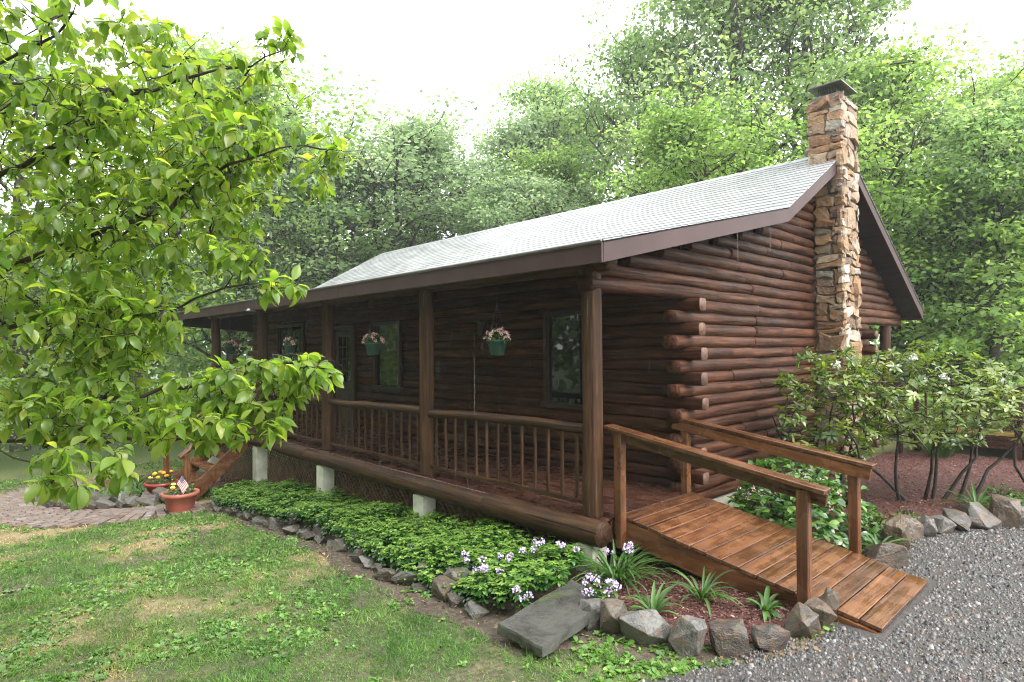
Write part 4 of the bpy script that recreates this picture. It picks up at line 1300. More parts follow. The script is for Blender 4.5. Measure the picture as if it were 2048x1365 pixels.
    for t_ in tips:
        p = nodes[t_]; d = (p - nodes[par[t_]]).normalized()
        k = rnd.choice([4, 5, 6, 6, 7])
        a0 = rnd.uniform(0, 6)
        for j in range(k):
            a = a0 + j * 2 * math.pi / k + rnd.uniform(-.4, .4)
            e1 = d.cross(Vector((0, 0, 1)));  e1 = e1.normalized() if e1.length > .1 else Vector((1, 0, 0)); e2 = d.cross(e1)
            o_ = e1 * math.cos(a) + e2 * math.sin(a)
            dr = (o_ * rnd.uniform(.6, 1) + d * rnd.uniform(.3, .9) + Vector((0, 0, rnd.uniform(-1.0, .1)))).normalized()
            nrm = Vector((0, 0, 1)) - dr * dr.z + o_ * .4
            nrm += Vector((rnd.gauss(0, .35), rnd.gauss(0, .35), rnd.gauss(0, .2)))
            P.append(p - d * rnd.uniform(0, .03) + dr * .012); D.append(dr); N.append(nrm.normalized())
        if rnd.random() < .6:      # a pair further back on the twig
            p2 = nodes[par[t_]]
            for sg in (-1, 1):
                dr = Vector((rnd.gauss(0, 1), rnd.gauss(0, 1), rnd.uniform(-.6, .1))).normalized()
                P.append(p2); D.append(dr); N.append((Vector((0, 0, 1)) - dr * dr.z + Vector((rnd.gauss(0, .3), rnd.gauss(0, .3), 0))).normalized())
    P = np.array(P); D = np.array(D); N = np.array(N)
    n = len(P)
    L = .042 + .060 * rng.random(n); W = L * rng.uniform(.19, .27, n)
    dr = rng.uniform(.1, 1.5, n)
    T = rtint(n, .48, .2)
    old = rng.random(n) < .04; T[old, 0] = 1.0
    prof = (0, .62, .98, .92, .5, 0)
    rel = P - np.array(CAM)
    dep = rel @ np.array(fw); uu = rel @ np.array(r2) / np.maximum(dep, .1); vv = rel @ np.array(u2) / np.maximum(dep, .1)
    infr = (dep > .8) & (np.abs(uu) < .84) & (np.abs(vv) < .56)
    size = np.where(infr, L / np.maximum(dep, .5), 0)
    big = np.argsort(-size)[:290]
    mask = np.ones(n, bool); mask[big] = False
    Pl = P - np.array(base)
    V, F, TT = leaf_strips(Pl[mask], D[mask], N[mask], L[mask], W[mask], prof, dr[mask], .35, T[mask])
    tag(obj('foliage', mesh_np('foliage', V, F, M['dogwood'], TT, True), root), kind='stuff')
    # a set of leaf shapes shared by the big ones
    lm = []
    for q in range(24):
        v_, f_, t_ = leaf_strips(np.zeros((1, 3)), np.array([[1., 0, 0]]), np.array([[0., 0, 1]]), [.1], [.1 * rnd.uniform(.21, .28)], prof, np.array([rnd.uniform(.1, 1.5)]), .35, rtint(1, .5, .24))
        lm.append(mesh_np('leaf', v_, f_, M['dogwood'], t_, True))
    for i in big:
        d = Vector(D[i]); nn = Vector(N[i]); s = nn.cross(d).normalized(); nn = d.cross(s)
        m = Matrix((d, s, nn)).transposed().to_4x4() @ Matrix.Scale(L[i] / .1, 4)
        m.translation = Vector(Pl[i])
        o = obj('leaf', lm[rnd.randrange(24)], root); o.matrix_local = m
dogwood()

# ------------------------------------------------------------------ lawn grass, weeds, groundcover, gravel, chips
HARD = [PACHY, MULCH_F, MULCH_R, MULCH_L, GRAVEL]
def lawn_points(n, falloff, xr=(-16, 3.4), yr=(-5.6, 1)):
    x = rng.uniform(*xr, n); y = rng.uniform(*yr, n)
    rel = np.stack([x - CAM.x, y - CAM.y], 1); f2 = np.array([-math.sin(YAW), math.cos(YAW)]); r_ = np.array([math.cos(YAW), math.sin(YAW)])
    dep = rel @ f2; lat = rel @ r_
    ok = (dep > 2.4) & (np.abs(lat) < dep * .95 + .3)
    ok &= rng.random(n) < np.clip((4.2 / np.maximum(dep, .1)) ** falloff, 0, 1)
    for p in HARD: ok &= ~inpoly(x, y, p)
    pp = np.array([(q.x, q.y) for q in sp[::6]])
    dd = np.min(np.hypot(x[:, None] - pp[None, :, 0], y[:, None] - pp[None, :, 1]), 1) if n < 40000 else None
    x, y = x[ok], y[ok]
    dd = np.min(np.hypot(x[:, None] - pp[None, :, 0], y[:, None] - pp[None, :, 1]), 1)
    k = dd > HW + .02
    k &= y < .5
    return x[k], y[k]
x, y = lawn_points(900000, 1.8)
g = green_at(x, y)
dirt = inpoly(x, y, DIRT)
k = rng.random(len(x)) < np.where(dirt, .06, .14 + .86 * g) * (.35 + .65 * (vnoise(x * 14, y * 14, 41) > .42))
x, y, g = x[k], y[k], g[k]
n = len(x)
d = np.hypot(x - CAM.x, y - CAM.y)
h = rng.uniform(.02, .058, n) * (.45 + 1.3 * vnoise(x * 5, y * 5, 8) ** 1.5) * (1 + .03 * d)
D = unit(rdir(n, .35, 1)); N = rdir(n, -.3, .3)
T = rtint(n, .45, .16)
T[:, 0] = np.clip(.22 + .75 * (1 - g) * straw_at(x, y) + .25 * vnoise(x * 1.7, y * 1.7, 4) - .25 * (vnoise(x * 7, y * 7, 44) - .3) + rng.normal(0, .14, n), 0, 1)
T[:, 1] = np.clip(vnoise(x * 9, y * 9, 45) + rng.normal(0, .25, n), 0, 1)
V, F, T = leaf_cards(np.stack([x, y, gz_np(x)], 1), D, N, h, np.maximum(.0034, .0011 * d), 0, .25, T)
tag(obj('grass', mesh_np('grass', V, F, M['grass'], T)), 'thin patchy mown lawn grass in front of the cabin', 'grass', kind='stuff')
# broad-leaved weeds in rosettes
x, y = lawn_points(60000, 1.4)
k = rng.random(len(x)) < np.clip((.6 * vnoise(x * .9, y * .9, 13) + .4 * vnoise(x * 3.1, y * 3.1, 14) - .50 + .07 * np.clip(4.2 - np.hypot(x - CAM.x, y - CAM.y), 0, 1)) * 7, .015, 1) * np.where(inpoly(x, y, DIRT), .5, 1)
x, y = x[k], y[k]
m = 6; n = len(x) * m
ci = np.repeat(np.arange(len(x)), m); a = rng.random(n) * 6.283
D = np.stack([np.cos(a), np.sin(a), rng.uniform(.1, 1.1, n)], 1); N = np.tile([0., 0, 1], (n, 1)) + rng.normal(0, .3, (n, 3))
sz = (.018 + .042 * rng.random(len(x)) ** 1.6)[ci] * rng.uniform(.7, 1.2, n)
P = np.stack([x[ci], y[ci], gz_np(x[ci]) + .008], 1)
V, F, T = leaf_strips(P, D, N, sz, sz * .27, (0, .9, 1, 0), rng.uniform(.4, 1.2, n), .2, rtint(n, .45, .25))
tag(obj('lawn_weeds', mesh_np('lawn_weeds', V, F, M['weed'], T)), 'broad leaved plantain and clover scattered through the lawn', 'weeds', kind='stuff')

# pachysandra
n0 = 4000
x = rng.uniform(-8.1, .5, n0); y = rng.uniform(-1.5, .15, n0)
k = inpoly(x, y + .09, PACHY)
k &= ~((x > -.9) & (y > -.25) & (rng.random(n0) < .7))
x, y = x[k], y[k]
hh = .125 + .15 * vnoise(x * 2.2, y * 2.2, 30) + .10 * vnoise(x * 7, y * 7, 31) + rng.uniform(-.02, .03, len(x))
edge = np.clip((y + 1.42) / .3, 0, 1)
hh *= .55 + .45 * edge
parts = []
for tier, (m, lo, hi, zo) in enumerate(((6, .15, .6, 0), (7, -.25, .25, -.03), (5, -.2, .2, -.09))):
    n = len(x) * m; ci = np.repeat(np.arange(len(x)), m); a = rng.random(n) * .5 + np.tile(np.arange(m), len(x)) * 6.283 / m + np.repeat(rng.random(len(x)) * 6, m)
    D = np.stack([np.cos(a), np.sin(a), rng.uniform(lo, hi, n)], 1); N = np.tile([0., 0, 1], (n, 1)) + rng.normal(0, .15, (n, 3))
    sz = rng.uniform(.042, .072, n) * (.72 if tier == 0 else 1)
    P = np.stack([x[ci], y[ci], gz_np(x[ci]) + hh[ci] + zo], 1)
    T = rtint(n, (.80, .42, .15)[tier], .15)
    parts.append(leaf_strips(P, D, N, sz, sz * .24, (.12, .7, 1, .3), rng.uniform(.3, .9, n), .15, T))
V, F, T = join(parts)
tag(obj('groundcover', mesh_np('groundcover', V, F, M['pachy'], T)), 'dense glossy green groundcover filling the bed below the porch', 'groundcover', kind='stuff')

# gravel
def stones_stuff(name, label, cat, x, y, z, size, mat, flat=.6):
    n = len(x)
    base = np.array([[-1, -1, -1], [1, -1, -1], [1, 1, -1], [-1, 1, -1], [-.7, -.7, 1], [.7, -.7, 1], [.7, .7, 1], [-.7, .7, 1]], float)
    V = base[None] * rng.uniform(.55, 1.0, (n, 8, 3))
    V[:, :, 2] *= flat
    a = rng.random(n) * 6.283; ca, sa = np.cos(a)[:, None], np.sin(a)[:, None]
    el = rng.uniform(.6, 1.0, n)[:, None]
    vx = V[:, :, 0]; vy = V[:, :, 1] * el
    W = np.stack([vx * ca - vy * sa, vx * sa + vy * ca, V[:, :, 2]], 2)
    tl = rng.normal(0, .25, (n, 2))
    W[:, :, 2] += W[:, :, 0] * tl[:, :1] + W[:, :, 1] * tl[:, 1:]
    W = W * (size[:, None, None]) + np.stack([x, y, z], 1)[:, None, :]
    f = np.array([(4, 5, 6, 7), (0, 1, 5, 4), (1, 2, 6, 5), (2, 3, 7, 6), (3, 0, 4, 7)])
    F = (np.arange(n)[:, None, None] * 8 + f[None]).reshape(-1, 4)
    T = np.repeat(rtint(n, .45, .28), 8, 0)
    return tag(obj(name, mesh_np(name, W.reshape(-1, 3), F, mat, T)), label, cat, kind='stuff')
n = 95000
x = rng.uniform(1.2, 5.2, n); y = rng.uniform(-2.6, 7.5, n)
dd = np.hypot(x - CAM.x, y - CAM.y)
k = inpoly(x + (vnoise(x * 3, y * 3, 51) - .35) * .3 + rng.normal(0, .05, n), y + (vnoise(x * 3, y * 3, 52) - .4) * .3 + rng.normal(0, .05, n), GRAVEL) & (rng.random(n) < np.clip((4.5 / dd) ** 1.2, 0, 1)) & (dd > 2.4)
k &= ~((x < 2.42) & (y > .1) & (y < 1.6)) & ~inpoly(x, y, MULCH_R) & ~inpoly(x, y, MULCH_F)
x, y, dd = x[k], y[k], dd[k]
TG = None
stones_stuff('gravel', 'loose wet grey gravel of the drive at the lower right', 'gravel', x, y, gz_np(x) + .01, rng.uniform(.0035, .0095, len(x)) * (1 + rng.random(len(x)) ** 6 * 1.8) * (.8 + .06 * dd), M['pebbles'])
# mulch chips
px, py = [], []
for poly, n in ((MULCH_F, 9000), (MULCH_R, 30000), (MULCH_L, 5000)):
    a = np.array(poly); x = rng.uniform(a[:, 0].min(), a[:, 0].max(), n); y = rng.uniform(a[:, 1].min(), a[:, 1].max(), n)
    k = inpoly(x, y, poly); px.append(x[k]); py.append(y[k])
x = np.concatenate(px); y = np.concatenate(py); n = len(x)
D = rdir(n, -.25, .3); L = rng.uniform(.012, .045, n)
V, F, T = leaf_cards(np.stack([x, y, gz_np(x) + .018 + rng.uniform(0, .014, n)], 1), D, unit(rdir(n, .2, 1)), L, rng.uniform(.006, .013, n), .3, 0, rtint(n, .5, .25))
tag(obj('mulch_chips', mesh_np('mulch_chips', V, F, M['chips'], T)), 'shredded reddish bark mulch covering the beds', 'mulch', kind='stuff')

M['litter'] = tintmat('dead_leaves', [(0, (.05, .028, .015)), (.5, (.15, .085, .045)), (1, (.34, .24, .15))], .5)
n = 11000
x = rng.uniform(-8, 4.2, n); y = rng.uniform(-2.2, 4.5, n)
k = (inpoly(x, y, DIRT) & ~inpoly(x, y, PACHY)) | (inpoly(x, y, GRAVEL) & (rng.random(n) < .3)) | (rng.random(n) < .10)
k |= inpoly(x, y, MULCH_R) & (rng.random(n) < .25)
k &= ~((x > .1) & (x < 2.4) & (y > .1) & (y < 1.6)) & (y < np.where(x < .1, -.5, 9)) & ((x < .4) | (x > 1) | (y < -1.75) | (y > -.7))
x, y = x[k], y[k]; n = len(x)
L = rng.uniform(.012, .045, n)
V, F, T = leaf_cards(np.stack([x, y, gz_np(x) + rng.uniform(.012, .025, n)], 1), rdir(n, -.2, .35), unit(rdir(n, .4, 1)), L, L * rng.uniform(.25, .7, n), .2, .15, rtint(n, .45, .3))
tag(obj('leaf_litter', mesh_np('leaf_litter', V, F, M['litter'], T)), 'dead brown leaves and twigs strewn along the stone edging and drive', 'leaf litter', kind='stuff')

# ------------------------------------------------------------------ bed plants
def strap_clump(name, label, x, y, n, L, W, spread=.06, mat='lily', cat='plant', droop=(1.0, 2.3), z0=None):
    z = ground_z(x) if z0 is None else z0
    e = tag(empty(name, (x, y, z)), label, cat)
    a = rng.random(n) * 6.283
    el = rng.uniform(.9, 1.45, n)
    D = np.stack([np.cos(a) * np.cos(el), np.sin(a) * np.cos(el), np.sin(el)], 1)
    N = np.stack([-np.cos(a) * np.sin(el), -np.sin(a) * np.sin(el), np.cos(el)], 1)
    P = np.stack([np.cos(a) * spread * rng.random(n), np.sin(a) * spread * rng.random(n), np.zeros(n)], 1)
    LL = L * rng.uniform(.55, 1.1, n)
    V, F, T = leaf_strips(P, D, N, LL, np.full(n, W) * rng.uniform(.7, 1.1, n), (.5, .9, 1, .95, .8, .5, 0), rng.uniform(*droop, n), .5, rtint(n, .45, .2))
    obj('blades', mesh_np('blades', V, F, M[mat], T, True), e)
    return e
strap_clump('daylily', 'largest clump of arching lily blades, beside the corner post', .42, -.22, 95, .55, .011, .16)
strap_clump('daylily', 'small lily clump at the left front of the mulch, behind the boulders', 1.10, -.66, 20, .34, .016, .03)
strap_clump('daylily', 'lily clump standing against the ramp side in the mulch', 1.22, -.16, 26, .42, .013, .05)
strap_clump('daylily', 'small lily clump next to the lower front handrail post', 1.66, -.02, 22, .28, .018, .04)
strap_clump('daylily', 'lily clump behind the boulders at the right edge', 2.22, 4.5, 34, .5, .016, .06)
strap_clump('iris', 'tall upright iris leaves behind the right rhododendron', 1.0, 8.6, 50, .9, .022, .2, droop=(.2, .9))
for i, (x, y, lab) in enumerate([(-9.3, -2.15, 'lily clump nearest the steps in the left bed'), (-9.9, -2.3, 'lily clump behind the middle of the stone pile'), (-10.8, -2.3, 'lily clump at the left of the stone pile'), (-9.9, -1.6, 'lily clump behind the red pot'), (-11.2, -1.5, 'lily clump at the back of the left bed'), (-10.4, -1.9, 'lily clump in the middle of the left bed, between two others'), (-12.0, -2.2, 'lily clump at the far left end of the bed'), (-12.6, -1.2, 'lily clump farthest back beyond the marigolds')]):
    strap_clump('daylily', lab, x, y, 45, .42, .016, .12)

def leafy_mound(name, label, x, y, rx, ry, h, n, leaf, mat, cat='plant', tm=.5, rot=0, parts_extra=None, lobed=True):
    z = ground_z(x)
    e = tag(empty(name, (x, y, z), (0, 0, rot)), label, cat)
    dv = rdir(n, 0.02, 1) * (rng.random(n) ** .3)[:, None]
    P = dv * np.array([rx, ry, h])
    out = unit(dv * np.array([1 / rx, 1 / ry, 1 / h]))
    parts = []
    for k in ((-.6, 0, .6) if lobed else (0,)):
        D = unit(out * np.array([1, 1, .4]) + rdir(n) * .5 + np.stack([-out[:, 1], out[:, 0], np.zeros(n)], 1) * k * 1.4)
        L = leaf * rng.uniform(.7, 1.2, n)
        parts.append(leaf_strips(P, D, unit(out + np.array([0, 0, .9]) + rdir(n) * .3), L, L * .27, (.1, .8, 1, 0), rng.uniform(.3, 1, n), .2, rtint(n, tm, .2)))
    V, F, T = join(parts)
    obj('foliage', mesh_np('foliage', V, F, M[mat], T), e)
    V, F = [], []
    for i in range(10):
        a = i * .63; q = Vector((math.cos(a) * rx * .6, math.sin(a) * ry * .6, h * .7))
        tube([(0, 0, 0), q * .5 + Vector((0, 0, .08)), q], [.006, .005, .003], 5, V, F)
    obj('stems', mesh('stems', V, F, [M['twig']]), e)
    return e
def flower_heads(e, pts, mat, petals, r, size, name='flower_head'):
    """each head is a ball of small petals, a part of its own"""
    for p in pts:
        n = petals
        dv = rdir(n, -.5, 1)
        P = dv * (r * rng.uniform(.6, 1, n))[:, None]
        D = unit(rdir(n) + dv * .4); N = dv
        V, F, T = leaf_cards(P, D, N, np.full(n, size) * rng.uniform(.8, 1.2, n), np.full(n, size * .9), .1, .1, rtint(n, .5, .3))
        obj(name, mesh_np(name, V, F, M[mat], T), e, p)
bh = leafy_mound('bleeding_heart', 'lush bleeding heart with drooping pink blossoms spilling over the ramp', 1.02, 2.25, .74, .95, .84, 700, .095, 'pachy', tm=.5)
flower_heads(bh, [Vector((rnd.uniform(-.5, .6), rnd.uniform(-.75, .5), 0)) + Vector((0, 0, rnd.uniform(.35, .62))) for _ in range(16)], 'petal_pink', 9, .022, .022, 'blossom')
bh2 = leafy_mound('bleeding_heart', 'low leafy plant between the gable logs and the bleeding heart', .55, 2.7, .4, .7, .55, 260, .08, 'pachy', tm=.55)
flower_heads(bh2, [Vector((rnd.uniform(-.3, .4), rnd.uniform(-.6, .6), rnd.uniform(.4, .6))) for _ in range(7)], 'petal_pink', 9, .02, .02, 'blossom')
leafy_mound('low_herb', 'feathery grey-green herb between the lower ramp post and the boulders', 1.62, 2.75, .22, .3, .22, 160, .05, 'rhodo', tm=.35)
leafy_mound('low_herb', 'small pale herb alone in the mulch below the right rhododendron', 1.72, 3.55, .2, .14, .1, 60, .045, 'rhodo', tm=.6)
leafy_mound('low_herb', 'low green herb in the mulch near the lily at the right edge', 2.35, 5.2, .25, .25, .22, 110, .06, 'pachy', tm=.5)
strap_clump('daylily', 'dark drooping lily leaves by the rear lower handrail post', 1.86, 2.0, 26, .36, .016, .05)

def phlox(label, x, y, heads, sp_, h):
    z = ground_z(x)
    e = tag(empty('phlox', (x, y, z)), label, 'flowers')
    V, F = [], []; pts = []
    LP, LD = [], []
    for i in range(heads):
        a = rnd.uniform(0, 6.28); q = Vector((math.cos(a) * sp_ * rnd.uniform(.3, 1), math.sin(a) * sp_ * rnd.uniform(.3, 1), h * rnd.uniform(.75, 1.1)))
        tube([(q.x * .2, q.y * .2, 0), q * .6 + Vector((0, 0, .06)), q], [.004, .0035, .0025], 5, V, F); pts.append(q)
        for s in range(10):
            t_ = rnd.uniform(.2, .9); LP.append(q * t_ + Vector((0, 0, .03))); a2 = rnd.uniform(0, 6.28); LD.append((math.cos(a2), math.sin(a2), rnd.uniform(-.1, .5)))
    obj('stems', mesh('stems', V, F, [M['lily']]), e)
    n = len(LP); sz = rng.uniform(.05, .09, n)
    V, F, T = leaf_strips(np.array(LP), np.array(LD), np.tile([0., 0, 1], (n, 1)), sz, sz * .18, (.1, .9, .8, 0), rng.uniform(.3, 1, n), .2, rtint(n, .5))
    obj('foliage', mesh_np('foliage', V, F, M['pachy'], T), e)
    flower_heads(e, pts, 'petal_lilac', 26, .030, .020)
    return e
phlox('lilac flower heads leaning out over the left end of the slab edge', -.22, -1.12, 12, .26, .30)
phlox('lilac flower heads further back in the groundcover, closest to the sill log', .02, -.62, 7, .3, .36)
phlox('lilac flower heads between the slab and the small lily clump', .80, -.86, 10, .2, .24)
phlox('small lilac flowers drooping onto the slab top', .36, -1.28, 3, .09, .22)
phlox('pale lilac blooms among the large lily clump', .58, -.30, 4, .15, .42)

# rhododendrons
def rhodo(label, x, y, stems, n_wh, rx, ry, zlo, zhi, flowers):
    z = ground_z(x)
    base = Vector((x, y, z))
    e = tag(empty('rhododendron', base), label, 'shrub')
    tips = []
    tv, tf = [], []
    for (sx, sy) in stems:
        s0 = Vector((sx, sy, -.03))
        az = math.atan2(sy, sx) + rnd.gauss(0, .4)
        d = Vector((math.cos(az) * .55, math.sin(az) * .55, 1)).normalized()
        pts = [s0]
        for i in range(6):
            d = (d + Vector((rnd.gauss(0, .2), rnd.gauss(0, .2), .05))).normalized(); pts.append(pts[-1] + d * (zhi * .115))
        v_, f_ = tube(pts, [.024 - .0025 * i for i in range(7)], 7)
        obj('stem', mesh('stem', v_, f_, [M['twig']], smooth=True), e)
        tips += pts[2:]
    nodes = list(tips)
    att = []
    while len(att) < n_wh:
        a, b, c = rnd.uniform(-1, 1), rnd.uniform(-1, 1), rnd.uniform(-1, 1)
        q = a * a + b * b + c * c
        if q < 1 and rnd.random() < .25 + q: att.append(Vector((a * rx, b * ry, (zlo + zhi) / 2 + c * (zhi - zlo) / 2)))
    att.sort(key=lambda q: min((q - m).length for m in tips))
    P, D, N, TT = [], [], [], []
    for q in att:
        b = min(nodes, key=lambda m: (q - m).length + max(0, m.z - q.z) * 1.5)
        mid = b.lerp(q, .5) + Vector((rnd.gauss(0, .03), rnd.gauss(0, .03), -.03))
        tube([b, mid, q], [.008, .006, .004], 5, tv, tf); nodes += [mid, q]
        k = rnd.randint(7, 10); a0 = rnd.uniform(0, 6); tm = rnd.uniform(.2, .8)
        axis = ((q - mid).normalized() + Vector((0, 0, .6))).normalized()
        e1 = axis.orthogonal().normalized(); e2 = axis.cross(e1)
        for j in range(k):
            a = a0 + j * 6.283 / k
            o_ = e1 * math.cos(a) + e2 * math.sin(a)
            P.append(q - axis * rnd.uniform(0, .04)); D.append(o_ + axis * rnd.uniform(-.2, .7)); N.append(axis + o_ * -.2); TT.append(tm)
    tag(obj('twigs', mesh('twigs', tv, tf, [M['twig']], smooth=True), e), kind='stuff')
    n = len(P); T = rtint(n); T[:, 0] = np.clip(np.array(TT) + rng.normal(0, .15, n), 0, 1)
    L = rng.uniform(.07, .125, n)
    V, F, T = leaf_strips(np.array(P), np.array(D), np.array(N), L, L * .18, (.1, .8, 1, .8, 0), rng.uniform(.1, .9, n), .25, T)
    tag(obj('foliage', mesh_np('foliage', V, F, M['rhodo'], T, True), e), kind='stuff')
    flower_heads(e, [Vector(f) - base for f in flowers], 'petal_white', 60, .05, .032)
rhodo('rhododendron in front of the stone chimney, with small white blooms', .86, 3.75, [(.05, 0), (-.08, .1), (.1, .12), (-.02, -.1), (.14, -.05)], 250, .62, .95, .45, 2.1,
      [(1.0, 3.5, 1.36)])
rhodo('larger rhododendron by the boulders with two big white blooms', 1.62, 4.75, [(-.2, -.3), (-.12, -.2), (.06, .1), (.15, .2), (.3, .35), (.0, .0), (.4, .5)], 330, .95, 1.3, .68, 2.05,
      [(1.69, 4.41, 1.16), (1.56, 4.55, 1.45), (1.84, 4.86, 1.19)])
rhodo('rhododendron cut off by the right edge of the photo', 2.75, 6.1, [(-.1, -.1), (.1, .1), (0, .2), (-.2, .1)], 150, .9, .9, .7, 1.9, [])

# plant marker
pmk = tag(empty('plant_marker', (1.93, 2.36, ground_z(1.9)), (0, 0, R(25))), 'small white plant marker standing among the stones right of the ramp', 'marker')
multibox('marker_card', [((.07, .006, .06), (0, 0, .20)), ((.065, .006, .06), (.004, .001, .137))], M['white_plastic'], pmk)
multibox('marker_stake', [((.012, .005, .15), (0, .006, .06))], M['white_plastic'], pmk)

# ------------------------------------------------------------------ pots, flag, baskets
def flower_pot(label, x, y, r, h, mat, blooms, cols):
    z = ground_z(x) + (.03)
    e = tag(empty('flower_pot', (x, y, z)), label, 'flower pot')
    lathe('pot', [(0, 0), (r * .68, 0), (r * .72, .02), (r * .93, h * .78), (r * 1.0, h * .80), (r * 1.06, h * .84), (r * 1.06, h), (r * .98, h), (r * .94, h * .9)], mat, 28, e)
    lathe('soil', [(0, h * .91), (r * .95, h * .91)], M['soil'], 20, e)
    n = 260
    dv = rdir(n, 0, 1); P = dv * np.array([r * .85, r * .85, .17]) * (rng.random(n) ** .4)[:, None] + np.array([0, 0, h * .92])
    L = rng.uniform(.035, .06, n)
    V, F, T = leaf_strips(P, unit(dv + rdir(n) * .7), unit(dv + np.array([0, 0, .6])), L, L * .25, (.1, 1, .8, 0), .6, .2, rtint(n, .4))
    obj('foliage', mesh_np('foliage', V, F, M['pachy'], T), e)
    for (bx, by, bz, c) in blooms:
        bm = bmesh.new(); bmesh.ops.create_icosphere(bm, subdivisions=2, radius=.042)
        for v in bm.verts:
            v.co.z *= .6; v.co *= 1 + .18 * mnoise.noise(v.co * 60 + Vector((bx * 9, by * 9, 0)))
        me = bpy.data.meshes.new('bloom'); bm.to_mesh(me); bm.free(); me.materials.append(M[c])
        obj('bloom', me, e, (bx * r, by * r, h + bz))
    return e
flower_pot('bright red pot of orange marigolds on the mulch left of the steps', -9.50, -1.42, .27, .29, M['pot_red'],
           [(-.6, -.3, .13, 'petal_orange'), (-.2, .2, .16, 'petal_orange'), (.25, .1, .17, 'petal_orange'), (.6, .2, .13, 'petal_orange'), (-.25, -.6, .09, 'petal_yellow'), (.4, -.3, .11, 'petal_orange')], 0)
flower_pot('faded red clay pot of yellow marigolds at the foot of the steps', -7.45, -1.62, .27, .31, M['pot_clay'],
           [(-.3, -.3, .12, 'petal_yellow'), (.1, .1, .17, 'petal_orange'), (.35, -.1, .14, 'petal_yellow'), (.3, -.5, .10, 'petal_yellow')], 0)
tag(obj('marigold', None), None)
bpy.data.objects.remove(bpy.data.objects['marigold'])
mg = leafy_mound('marigold', 'orange and yellow marigolds planted in the ground behind the red pot', -11.4, -.9, .25, .25, .3, 90, .06, 'pachy', cat='flowers', tm=.4)
for (bx, by, bz, c) in ((.1, -.1, .34, 'petal_orange'), (-.12, -.16, .28, 'petal_yellow'), (.15, .1, .33, 'petal_orange')):
    bm = bmesh.new(); bmesh.ops.create_icosphere(bm, subdivisions=2, radius=.05); [setattr(v.co, 'z', v.co.z * .6) for v in bm.verts]
    me = bpy.data.meshes.new('bloom'); bm.to_mesh(me); bm.free(); me.materials.append(M[c]); obj('bloom', me, mg, (bx, by, bz))

# small flag in the clay pot
def flag():
    x, y = -7.36, -1.66
    z = ground_z(x) + .31
    e = tag(empty('small_flag', (x, y, z)), 'small stars and stripes flag stuck in the clay pot', 'flag')
    v_, f_ = tube([(0, 0, -.03), (.09, .02, .32)], [.005, .005], 8)
    obj('staff', mesh('staff', v_, f_, [M['ramp']]), e)
    red = simple('flag_red', (.42, .03, .04), .7, amp=.1, bump=0); wht = simple('flag_white', (.72, .70, .68), .7, amp=.05, bump=0); blu = simple('flag_blue', (.03, .035, .11), .7, amp=.1, bump=0)
    nx_, ny_ = 20, 13
    V, F, fm = [], [], []
    top = Vector((.085, .02, .33)); hoist = Vector((-.035, -.075, -.145)); fly = Vector((.06, .085, -.175))
    for i in range(nx_ + 1):
        for j in range(ny_ + 1):
            s, t_ = i / nx_, j / ny_
            p = top + hoist * t_ + fly * s + Vector((.8, -.5, 0)) * .014 * math.sin(s * 7 + t_ * 2) * (.3 + s)
            V.append(p)
    for i in range(nx_):
        for j in range(ny_):
            F.append((i * (ny_ + 1) + j, (i + 1) * (ny_ + 1) + j, (i + 1) * (ny_ + 1) + j + 1, i * (ny_ + 1) + j + 1))
            fm.append(2 if (i < 8 and j < 7) else (0 if j % 2 == 0 else 1))
    cl = obj('cloth', mesh('cloth', V, F, [red, wht, blu], fm, True), e)
    SV, SF = [], []
    for a in range(9):
        for b in range(11):
            if (a + b) % 2: continue
            s, t_ = (b + 1) / 12 * .4, (a + 1) / 10 * 7 / 13
            p = top + hoist * t_ + fly * s + Vector((.8, -.5, 0)) * .014 * math.sin(s * 7 + t_ * 2) * (.3 + s)
            nrm = hoist.cross(fly).normalized()
            for sg in (-1, 1):
                c = p + nrm * .0012 * sg; u_ = fly.normalized() * .0042; w_ = hoist.normalized() * .0042
                b0 = len(SV)
                for q in range(10):
                    rr = 1 if q % 2 == 0 else .42
                    an = q * math.pi / 5
                    SV.append(c - w_ * rr * math.cos(an) + u_ * rr * math.sin(an))
                SF.append(tuple(range(b0, b0 + 10)))
    obj('stars', mesh('stars', SV, SF, [wht]), cl)
flag()

def basket(label, x, seed, pink):
    e = tag(empty('hanging_basket', (x, -.05, 1.53)), label, 'hanging basket')
    e.scale = (.86, .86, .92)
    lathe('pot', [(0, 0), (.085, 0), (.09, .01), (.125, .155), (.14, .158), (.14, .185), (.128, .185), (.12, .17)], M['pot_green'], 24, e)
    V, F = [], []
    for k in range(3):
        a = k * 2.094 + .4
        tube([(.135 * math.cos(a), .135 * math.sin(a), .18), (0, 0, .62)], [.003, .003], 5, V, F)
    tube([(0, 0, .62), (0, .0, .86)], [.004, .004], 5, V, F)
    obj('hanger', mesh('hanger', V, F, [M['wire']]), e)
    n = 240
    dv = rdir(n, -.1, 1); P = dv * np.array([.15, .15, .13]) * (rng.random(n) ** .4)[:, None] + np.array([0, 0, .18])
    L = rng.uniform(.03, .05, n)
    V, F, T = leaf_strips(P, unit(dv + rdir(n) * .7), unit(dv + np.array([0, 0, .6])), L, L * .3, (.1, 1, .8, 0), .6, .2, rtint(n, .3))
    obj('foliage', mesh_np('foliage', V, F, M['pachy'], T), e)
    pts = []
    for i in range(pink):
        q = rdir(1, .0, .95)[0] * np.array([.165, .165, .14]) + np.array([0, 0, .185]); pts.append(Vector(q))
    flower_heads(e, pts, 'petal_pink', 10, .018, .026, 'flower')
basket('green hanging basket of pink flowers nearest the ramp', -1.30, 1, 26)
basket('green hanging basket of pink flowers in the second bay from the corner post', -3.94, 2, 26)
